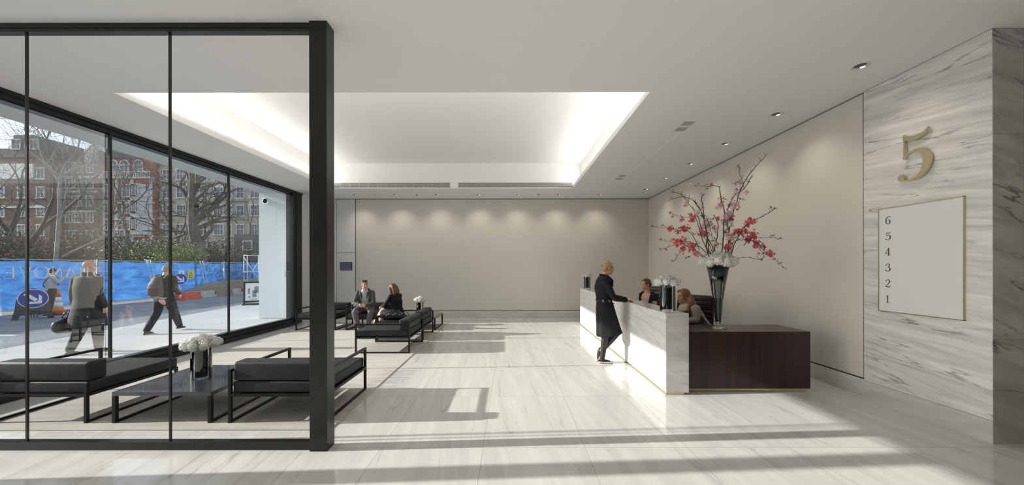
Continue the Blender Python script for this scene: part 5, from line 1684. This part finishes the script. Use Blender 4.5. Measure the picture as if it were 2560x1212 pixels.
# thin card lying under her hand
bm = new_bm(); add_box(bm, 2.03, 2.14, 5.78, 5.98, 1.0175, 1.0205)
tag(obj('paper_card', bm, M_whi), 'thin pale card lying on the marble counter under the woman\'s hand', 'card')

# ------------------------------------------------ two receptionists
t = thing('person', 'receptionist with tied back hair in a black and white short sleeved top seated behind counter', 'person', (2.80, 7.20, .0), R(112))
J = dict(pelvis=(0, 0, .56), chest=(0, .03, .86), neck=(0, .045, 1.075), head=(0, .075, 1.245), look=(-6, -8, 0),
         hip=[(.09, 0, .54), (-.09, 0, .54)], knee=[(.11, .42, .55), (-.11, .42, .55)], ankle=[(.11, .38, .12), (-.11, .38, .12)], toe=[(.11, .56, .03), (-.11, .56, .03)],
         sh=[(.175, .02, 1.02), (-.175, .02, 1.02)], elbow=[(.23, .06, .775), (-.23, .06, .775)], wrist=[(.10, .27, .775), (-.10, .27, .775)],
         hand=[((-.3, 1, -.05), (0, 0, -1), .3), ((.3, 1, -.05), (0, 0, -1), .3)])
M = body(t, J, M_skin, True, M_blond)
def f(bm):
    hair_cap(bm, M, .003); add_ell(bm, M @ V3((0, -.085, -.005)), (.042, .045, .055), M.to_3x3())
    for s in (-1, 1): add_tube(bm, tm(M, [(s * .03, .052, .092), (s * .068, .030, .055), (s * .076, -.02, .02), (s * .055, -.07, .0)]), .014, 8, round_caps=True)
garment(t, 'hair', M_brownh, f, .005, 2)
def f(bm):
    p, r, s = torso_rings(J, .012, fem=True); add_tube(bm, p[:4] + [lerp(p[3], p[4], .62)], r[:4] + [(.150, .106)], 18, side=s[:5])
garment(t, 'silver_top', M_shirt, f)
def f(bm):
    for i in (0, 1):
        sx = 1 if i == 0 else -1
        add_tube(bm, [(sx * .125, .075, .70), (sx * .13, .105, .88), (sx * .135, .075, 1.03), (sx * .14, .02, 1.09), (sx * .13, -.05, 1.02)], [(.030, .028), (.032, .03), (.028, .026), (.03, .024), (.04, .03)], 10, side=(1, 0, 0), round_caps=True)
        add_arm(bm, J, i, .012, .32, True)
    add_tube(bm, [(0, -.045, .52), (0, -.055, .75), (0, -.05, .95), (0, -.025, 1.05)], [(.165, .085), (.14, .075), (.165, .08), (.12, .05)], 14, side=(1, 0, 0), round_caps=True)
garment(t, 'black_bolero', M_coat, f)
garment(t, 'trousers', M_dktrou, lambda bm: [add_leg(bm, J, i, .014) for i in (0, 1)] + [add_ell(bm, (0, 0, .55), (.185, .14, .11))], .010)
for i in (0, 1): garment(t, 'shoe', M_shoe, lambda bm: add_foot(bm, J, i, off=.005), .007, 2)

t = thing('person', 'receptionist with long auburn hair in a grey cardigan and cream scarf leaning on her desk', 'person', (3.00, 5.62, .0), R(90))
J = dict(pelvis=(0, 0, .53), chest=(0, .10, .81), neck=(0, .20, 1.00), head=(0, .275, 1.135), look=(14, -3, -6),
         hip=[(.09, 0, .51), (-.09, 0, .51)], knee=[(.11, .42, .52), (-.11, .42, .52)], ankle=[(.11, .36, .12), (-.11, .36, .12)], toe=[(.11, .54, .03), (-.11, .54, .03)],
         sh=[(.170, .16, .955), (-.170, .16, .955)], elbow=[(.22, .19, .77), (-.235, .19, .790)], wrist=[(.16, .42, .775), (-.20, .43, .776)],
         hand=[((-.2, 1, -.02), (0, 0, -1), .25), ((.1, 1, -.02), (0, 0, -1), .25)])
# local +X is the far side here; -X faces the viewer
M = body(t, J, M_skin2, True, M_redh)
def f(bm):
    hair_cap(bm, M, .004)
    for s in (-1, 1):
        add_tube(bm, tm(M, [(s * .015, .055, .100), (s * .060, .045, .070), (s * .076, .0, .03), (s * .072, -.035, -.03), (s * .062, -.055, -.10)]), [.014, .018, .02, .024, .026], 10, round_caps=True)
    b0 = M @ V3((0, -.06, -.06))
    for a, dx in ((-.11, .03), (-.08, .0), (-.04, -.02), (0, -.03), (.04, -.02), (.08, 0)):
        add_tube(bm, [M @ V3((a * .7, -.06, .02)), V3((a, .175 + dx, 1.06)), V3((a * 1.2, .115 + dx, .93)), V3((a * 1.15, .12 + dx, .82))], [.036, .040, .036, .014], 10, round_caps=True)
    add_tube(bm, [M @ V3((-.070, -.025, -.02)), V3((-.105, .235, 1.02)), V3((-.125, .255, .92)), V3((-.115, .25, .80))], [.022, .026, .024, .010], 10, round_caps=True)
    add_tube(bm, [M @ V3((.070, -.015, -.02)), V3((.08, .265, 1.01)), V3((.085, .275, .92)), V3((.08, .26, .82))], [.020, .024, .022, .010], 10, round_caps=True)
garment(t, 'hair', M_redh, f, .005, 2)
M_card = mat('taupe_knit', (.31, .27, .25), .9, var=.08, vscale=40, bump=.35, bscale=22)
M_scarf = mat('cream_knit_scarf', (.46, .41, .35), .95, var=.1, vscale=40, bump=.4, bscale=60)
def f(bm):
    p, r, s = torso_rings(J, .026, fem=True); r[0] = (.20, .16); add_tube(bm, [p[0] - V3((0, .02, .03))] + p, [(.20, .16)] + r, 18, side=[s[0]] + s, round_caps=True)
    for i in (0, 1):
        add_tube(bm, [lerp(J['chest'], J['neck'], .62), V3(J['sh'][i])], [.078, .066], 12, round_caps=True); add_arm(bm, J, i, .016, 1.95, True)
    add_tube(bm, [(-.16, .05, .83), (-.205, -.02, .72), (-.22, -.10, .66)], [(.05, .03), (.075, .02), (.05, .012)], 10, round_caps=True)
garment(t, 'cardigan', M_card, f, .008, 4)
def f(bm):
    for k, (rr, z, w) in enumerate(((.082, 1.02, .026), (.094, .985, .030), (.100, .945, .028))):
        ring = [(rr * math.cos(R(a)), .205 + .015 * k + rr * .95 * math.sin(R(a)), z - .035 * math.sin(R(a))) for a in range(0, 361, 24)]
        add_tube(bm, ring, w, 8)
    add_tube(bm, [(-.02, .30, .95), (-.03, .31, .86), (-.03, .29, .79)], [(.05, .022), (.055, .02), (.04, .014)], 10, round_caps=True)
garment(t, 'scarf', M_scarf, f, .007, 3)
garment(t, 'trousers', M_dktrou, lambda bm: [add_leg(bm, J, i, .014) for i in (0, 1)] + [add_ell(bm, (0, 0, .52), (.185, .14, .11))], .010)
for i in (0, 1): garment(t, 'shoe', M_shoe, lambda bm: add_foot(bm, J, i, off=.005), .007, 2)

# ------------------------------------------------ man in the grey jacket on the sofa
t = thing('person', 'seated man with short dark hair in a grey jacket and open shirt with clasped hands', 'person', (-3.74, 9.30, RUG), R(190))
J = dict(pelvis=(0, .0, .50), chest=(0, .10, .79), neck=(0, .165, 1.00), head=(0, .205, 1.135), look=(28, -4, 6),
         hip=[(.095, 0, .49), (-.095, 0, .49)], knee=[(.19, .43, .49), (-.20, .42, .49)], ankle=[(.12, .34, .085), (-.08, .26, .085)], toe=[(.125, .52, .004), (-.085, .44, .004)],
         sh=[(.172, .13, .930), (-.172, .13, .930)], elbow=[(.240, .235, .675), (-.230, .255, .675)], wrist=[(.055, .40, .62), (-.055, .405, .625)],
         hand=[((-.75, .62, .12), (-.6, -.7, 0), .55), ((.75, .62, .12), (.6, -.7, 0), .55)])
M = body(t, J, M_skin, False, M_darkh)
def f(bm):
    hair_cap(bm, M, .002); add_tube(bm, tm(M, [(-.045, .055, .100), (0, .068, .110), (.05, .050, .103)]), [.020, .024, .020], 10, round_caps=True)
garment(t, 'hair', M_darkh, f, .005, 2)
def f(bm):
    p, r, s = torso_rings(J, .010); add_tube(bm, p[:6], r[:6], 18, side=s[:6], round_caps=True)
    add_tube(bm, [lerp(J['chest'], J['neck'], .8), lerp(J['neck'], J['head'], .22)], [(.085, .075), (.068, .066)], 14)
garment(t, 'shirt', M_shirt, f, .008, 3)
def f(bm):
    for i in (0, 1):
        sx = 1 if i == 0 else -1
        add_tube(bm, [(sx * .115, -.03, .43), (sx * .105, .05, .60), (sx * .115, .09, .78), (sx * .115, .115, .92), (sx * .075, .145, 1.0)], [(.085, .125), (.075, .125), (.080, .125), (.080, .105), (.045, .06)], 14, side=(1, 0, 0), round_caps=True)
        add_tube(bm, [lerp(J['chest'], J['neck'], .55) + V3((sx * .08, -.01, 0)), V3(J['sh'][i])], [.075, .064], 12, round_caps=True); add_arm(bm, J, i, .014, 1.90)
    add_tube(bm, [(0, -.085, .42), (0, -.075, .60), (0, .01, .80), (0, .075, .95)], [(.18, .085), (.16, .08), (.19, .075), (.15, .06)], 14, side=(1, 0, 0), round_caps=True)
    add_tube(bm, [(.20, -.01, .52), (.225, .0, .43)], [(.07, .10), (.05, .10)], 10, round_caps=True)
garment(t, 'jacket', M_gsuit, f, .008, 4)
bm = new_bm()
for sx in (-1, 1):
    add_tube(bm, [(sx * .058, .085, 1.055), (sx * .076, .19, 1.00), (sx * .085, .235, .90), (sx * .05, .235, .78)], [(.012, .006), (.026, .006), (.032, .006), (.008, .004)], 8, side=(1, 0, .3))
obj('lapels', bm, M_gsuit, t, True)
def f(bm):
    for i in (0, 1): add_leg(bm, J, i, .020, .0, .97)
    add_ell(bm, (0, .0, .49), (.20, .16, .115))
garment(t, 'trousers', M_trou, f, .009, 4)
for i in (0, 1):
    garment(t, 'shoe', M_shoe if i else M_greyb, lambda bm: add_foot(bm, J, i, off=.006), .006, 2)

# ------------------------------------------------ long haired woman on the sofa
t = thing('person', 'seated woman with long light brown hair in black clothes, hands on her crossed knee', 'person', (-2.62, 8.33, RUG), R(68))
J = dict(pelvis=(0, .0, .50), chest=(0, .045, .77), neck=(0, .10, .965), head=(0, .155, 1.085), look=(4, -12, 0),
         hip=[(.088, 0, .50), (-.088, 0, .50)], knee=[(.03, .44, .60), (-.09, .42, .49)], ankle=[(-.11, .60, .25), (-.10, .36, .095)], toe=[(-.13, .75, .13), (-.105, .53, .01)], footup=[(0, .45, .9), (0, 0, 1)],
         sh=[(.160, .075, .905), (-.160, .075, .905)], elbow=[(.20, .22, .70), (-.21, .20, .70)], wrist=[(.06, .45, .655), (.0, .46, .66)],
         hand=[((-.5, .8, -.3), (0, -.35, -1), .5), ((.3, .85, -.35), (0, -.35, -1), .5)])
M = body(t, J, M_skin, True, M_brownh)
def f(bm):
    hair_cap(bm, M, .005)
    for s in (-1, 1):
        add_tube(bm, tm(M, [(s * .02, .055, .100), (s * .062, .045, .060), (s * .080, .015, -.01), (s * .078, .0, -.09), (s * .072, .01, -.16), (s * .062, .02, -.22)]), [.014, .019, .023, .026, .022, .010], 10, round_caps=True)
    for a in (-.07, -.035, 0, .035, .07):
        add_tube(bm, tm(M, [(a, -.07, .03), (a * 1.1, -.085, -.06), (a * 1.15, -.080, -.15), (a * 1.0, -.075, -.25)]), [.03, .032, .028, .012], 10, round_caps=True)
garment(t, 'hair', M_brownh, f, .005, 2)
def f(bm):
    p, r, s = torso_rings(J, .018, fem=True); add_tube(bm, p[:6], r[:6], 18, side=s[:6], round_caps=True)
    for i in (0, 1):
        add_tube(bm, [lerp(J['chest'], J['neck'], .6), V3(J['sh'][i])], [.072, .062], 12, round_caps=True); add_arm(bm, J, i, .012, 1.85, True)
garment(t, 'black_jacket', M_coat, f, .007, 4)
def f(bm):
    for i in (0, 1):
        H, K = V3(J['hip'][i]), V3(J['knee'][i]); add_tube(bm, [H, lerp(H, K, .5), lerp(H, K, .78)], [.112, .102, .088], 14, round_caps=True)
    add_ell(bm, (0, 0, .49), (.175, .15, .11))
garment(t, 'skirt', M_coat, f, .008, 4)
for i in (0, 1): garment(t, 'shoe', M_shoe, lambda bm: add_foot(bm, J, i, off=.004), .006, 2)

# handbag on the sofa beside her
t = thing('handbag', 'shiny black leather handbag with silver studs on the sofa beside the seated woman', 'bag', (-2.57, 7.93, RUG + .4185), R(6))
def f(bm):
    add_tube(bm, [(-.20, 0, .07), (-.10, 0, .095), (.10, 0, .095), (.20, 0, .07)], [(.075, .070), (.11, .093), (.11, .093), (.075, .068)], 16, side=(0, 1, 0), round_caps=True)
garment(t, 'body', M_bagb, f, .007, 3)
for s in (-1, 1):
    bm = new_bm(); add_tube(bm, catmull([(-.10, s * .05, .16), (-.08, s * .10, .19), (0, s * .12, .20), (.08, s * .10, .19), (.10, s * .05, .16)], 4), .008, 8); obj('handle', bm, M_bagb, t, True)
bm = new_bm(); add_tube(bm, catmull([(.2, 0, .14), (.27, -.03, .17), (.33, -.03, .10), (.35, .0, .01)], 5), .007, 8); obj('shoulder_strap', bm, M_bagb, t, True)
for k in range(9):
    bm = new_bm(); add_ell(bm, (-.18 + .045 * k, -.112 + abs(k - 4) * .006, .10 + .022 * (k % 3)), .011); obj('stud', bm, M_silver, t, True)
    if k < 4:
        bm = new_bm(); add_ell(bm, (-.19 - .004 * k, -.04 + .03 * k, .08 + .02 * (k % 2)), .013); obj('stud', bm, M_silver, t, True)

# ------------------------------------------------ bald man outside
t = thing('person', 'bald man in a long dark coat walking past on the pavement carrying a black bag', 'person', (-7.98, 6.75, -.01), R(-2))
J = dict(pelvis=(0, 0, .93), chest=(0, -.01, 1.25), neck=(0, -.005, 1.47), head=(0, .03, 1.625), look=(-10, -8, 0),
         hip=[(.095, 0, .90), (-.095, 0, .90)], knee=[(.09, .08, .50), (-.09, -.02, .50)], ankle=[(.09, .10, .09), (-.09, -.20, .10)], toe=[(.10, .27, .002), (-.10, -.03, .002)],
         sh=[(.20, -.01, 1.405), (-.20, -.01, 1.405)], elbow=[(.26, -.05, 1.12), (-.255, -.02, 1.12)], wrist=[(.27, .05, .87), (-.28, .03, .86)],
         hand=[((0, .15, -1), (-1, 0, 0), .5), ((0, .1, -1), (1, 0, 0), 1.1)])
M = body(t, J, M_skin, False, M_greyh)
def f(bm):
    add_tube(bm, tm(M, [(-.072, .0, .005), (-.060, -.055, -.005), (0, -.092, -.01), (.060, -.055, -.005), (.072, 0, .005)]), [(.022, .007)] * 5, 8, side=tuple(M.to_3x3() @ V3((0, 0, 1))), round_caps=True)
garment(t, 'hair_fringe', M_greyh, f, .006, 2)
def f(bm):
    add_tube(bm, [(0, .0, .50), (0, .0, .66), (0, .0, .85), (0, .0, 1.02), (0, -.01, 1.25), (0, -.012, 1.40), (0, -.01, 1.47)],
             [(.30, .25), (.275, .22), (.24, .185), (.215, .16), (.225, .155), (.205, .12), (.09, .08)], 24, side=(1, 0, 0))
    for i in (0, 1):
        add_tube(bm, [lerp(J['chest'], J['neck'], .62), V3(J['sh'][i])], [.10, .085], 12, round_caps=True); add_arm(bm, J, i, .030, 1.92)
garment(t, 'coat', M_gcoat, f, .011, 4)
bm = new_bm(); add_tube(bm, [(.07, .06, 1.47), (.085, -.02, 1.49), (0, -.085, 1.50), (-.085, -.02, 1.49), (-.07, .06, 1.47)], [(.03, .012)] * 5, 8, side=(0, 0, 1)); obj('collar', bm, M_gcoat, t, True)
garment(t, 'trousers', M_dktrou, lambda bm: [add_leg(bm, J, i, .03, .2, .97) for i in (0, 1)], .011)
for i in (0, 1): garment(t, 'shoe', M_shoe, lambda bm: add_foot(bm, J, i, off=.006), .007, 2)
t = thing('holdall_bag', 'soft black holdall carried low by the bald man outside', 'bag', (-8.27, 6.72, .38), R(6))
def f(bm):
    add_tube(bm, [(0, -.20, .13), (0, -.08, .15), (0, .08, .15), (0, .20, .13)], [(.09, .12), (.12, .15), (.12, .15), (.09, .12)], 14, side=(1, 0, 0), round_caps=True)
garment(t, 'body', M_bagb, f, .01, 3)
for s in (-1, 1):
    bm = new_bm(); add_tube(bm, catmull([(s * .05, -.10, .28), (s * .03, -.06, .38), (0, .0, .42), (s * .03, .06, .38), (s * .05, .10, .28)], 4), .010, 8); obj('handle', bm, M_bagb, t, True)

# ------------------------------------------------ man with a backpack outside
t = thing('person', 'man in a dark jacket with a grey backpack striding along the pavement', 'person', (-8.62, 8.90, -.01), R(8))
J = dict(pelvis=(0, 0, .88), chest=(0, .01, 1.19), neck=(0, .035, 1.40), head=(0, .085, 1.54), look=(-4, -14, 0),
         hip=[(.095, 0, .86), (-.095, 0, .86)], knee=[(.11, .16, .48), (-.10, -.08, .49)], ankle=[(.14, .29, .12), (-.14, -.32, .10)], toe=[(.15, .46, .035), (-.145, -.14, .002)],
         sh=[(.195, .01, 1.335), (-.195, .01, 1.335)], elbow=[(.265, -.03, 1.07), (-.27, .0, 1.07)], wrist=[(.24, .14, .95), (-.25, .12, .98)],
         hand=[((0, .5, -.8), (-1, 0, 0), .5), ((0, .8, -.3), (1, 0, 0), .8)])
M = body(t, J, M_skin, False, M_greyh)
garment(t, 'short_hair', M_greyh, lambda bm: hair_cap(bm, M, -.001), .006, 2)
def f(bm):
    add_tube(bm, [(0, .0, .86), (0, .0, 1.0), (0, .01, 1.19), (0, .02, 1.33), (0, .03, 1.41)], [(.205, .155), (.185, .14), (.205, .145), (.190, .115), (.09, .08)], 20, side=(1, 0, 0))
    for i in (0, 1):
        add_tube(bm, [lerp(J['chest'], J['neck'], .62), V3(J['sh'][i])], [.095, .08], 12, round_caps=True); add_arm(bm, J, i, .024, 1.92)
garment(t, 'jacket', mat('dark_grey_jacket', (.036, .039, .037), .8, var=.15, vscale=8), f, .010, 4)
garment(t, 'shirt_hem', M_lace, lambda bm: add_tube(bm, [(0, 0, .845), (0, 0, .865)], [(.203, .153)] * 2, 20, side=(1, 0, 0)), .007, 1)
garment(t, 'trousers', M_dktrou, lambda bm: [add_leg(bm, J, i, .034, 0, .98) for i in (0, 1)] + [add_ell(bm, (0, 0, .87), (.19, .14, .12))], .011)
for i in (0, 1):
    garment(t, 'trainer', M_shoe, lambda bm: add_foot(bm, J, i, off=.006), .007, 2)
    bm = new_bm(); a = V3(J['toe'][i]); add_tube(bm, [a + V3((0, -.235, .006)), a + V3((0, -.1, .006)), a + V3((0, .0, .006))], [(.036, .01), (.044, .01), (.032, .01)], 10, side=(1, 0, 0), round_caps=True); obj('sole', bm, M_lace, t, True)
t = thing('backpack', 'dark grey backpack on the back of the striding man outside', 'bag', (-8.62, 8.90, -.01), R(8))
M_pack = mat('grey_nylon', (.10, .095, .095), .7, var=.2, vscale=12, bump=.2, bscale=20)
garment(t, 'body', M_pack, lambda bm: add_tube(bm, [(0, -.22, .93), (0, -.255, 1.02), (0, -.25, 1.18), (0, -.20, 1.33)], [(.14, .09), (.165, .115), (.155, .105), (.11, .06)], 16, side=(1, 0, 0), round_caps=True), .01, 3)
garment(t, 'pocket', mat('dark_red_nylon', (.09, .05, .05), .7), lambda bm: add_tube(bm, [(0, -.345, .96), (0, -.355, 1.10)], [(.12, .035), (.11, .03)], 12, side=(1, 0, 0), round_caps=True), .01, 3)
for s in (-1, 1):
    bm = new_bm(); add_tube(bm, catmull([(s * .11, -.17, 1.33), (s * .125, -.05, 1.435), (s * .13, .07, 1.40), (s * .135, .165, 1.25), (s * .16, .10, 1.05), (s * .15, -.16, .98)], 4), [(.024, .006)] * 21, 8); obj('shoulder_strap', bm, M_pack, t, True)

# ------------------------------------------------ person in a grey shirt beside the cone
t = thing('person', 'person in a pale grey shirt and dark trousers standing behind the traffic cone', 'person', (U(128, 12.9), 12.9, GZ - .03), R(-25))
J = dict(pelvis=(0, 0, .87), chest=(0, -.01, 1.17), neck=(0, .0, 1.38), head=(0, .045, 1.515), look=(-10, -10, 0),
         hip=[(.09, 0, .85), (-.09, 0, .85)], knee=[(.10, .02, .46), (-.10, .02, .46)], ankle=[(.10, -.02, .09), (-.10, -.02, .09)], toe=[(.11, .15, .002), (-.11, .15, .002)],
         sh=[(.18, 0, 1.32), (-.18, 0, 1.32)], elbow=[(.24, .10, 1.12), (-.24, .08, 1.12)], wrist=[(.08, .26, 1.27), (-.08, .27, 1.24)],
         hand=[((-.3, .5, .6), (0, -.8, .3), .6), ((.3, .5, .6), (0, -.8, .3), .6)])
M = body(t, J, M_skin, False, M_darkh)
garment(t, 'hair', M_darkh, lambda bm: hair_cap(bm, M, .008), .006, 2)
def f(bm):
    add_tube(bm, [(0, .0, .82), (0, .0, .98), (0, .0, 1.17), (0, 0, 1.31), (0, .0, 1.39)], [(.195, .145), (.18, .135), (.19, .135), (.175, .105), (.08, .075)], 20, side=(1, 0, 0))
    for i in (0, 1):
        add_tube(bm, [lerp(J['chest'], J['neck'], .62), V3(J['sh'][i])], [.09, .075], 12, round_caps=True); add_arm(bm, J, i, .020, 1.92)
garment(t, 'shirt', mat('pale_grey_shirt', (.40, .43, .47), .85, var=.06), f, .010, 4)
bm = new_bm(); add_tube(bm, catmull([(.16, .07, 1.36), (.05, .15, 1.2), (-.08, .165, 1.02), (-.21, .05, .88)], 4), [(.02, .005)] * 13, 8); add_tube(bm, catmull([(.16, -.03, 1.37), (.05, -.14, 1.2), (-.08, -.16, 1.02), (-.21, -.02, .88)], 4), [(.02, .005)] * 13, 8); obj('bag_strap', bm, M_bagb, t, True)
garment(t, 'trousers', M_dktrou, lambda bm: [add_leg(bm, J, i, .03, 0, .98) for i in (0, 1)] + [add_ell(bm, (0, 0, .85), (.185, .135, .11))], .011)
for i in (0, 1): garment(t, 'shoe', M_shoe, lambda bm: add_foot(bm, J, i, off=.006), .007, 2)
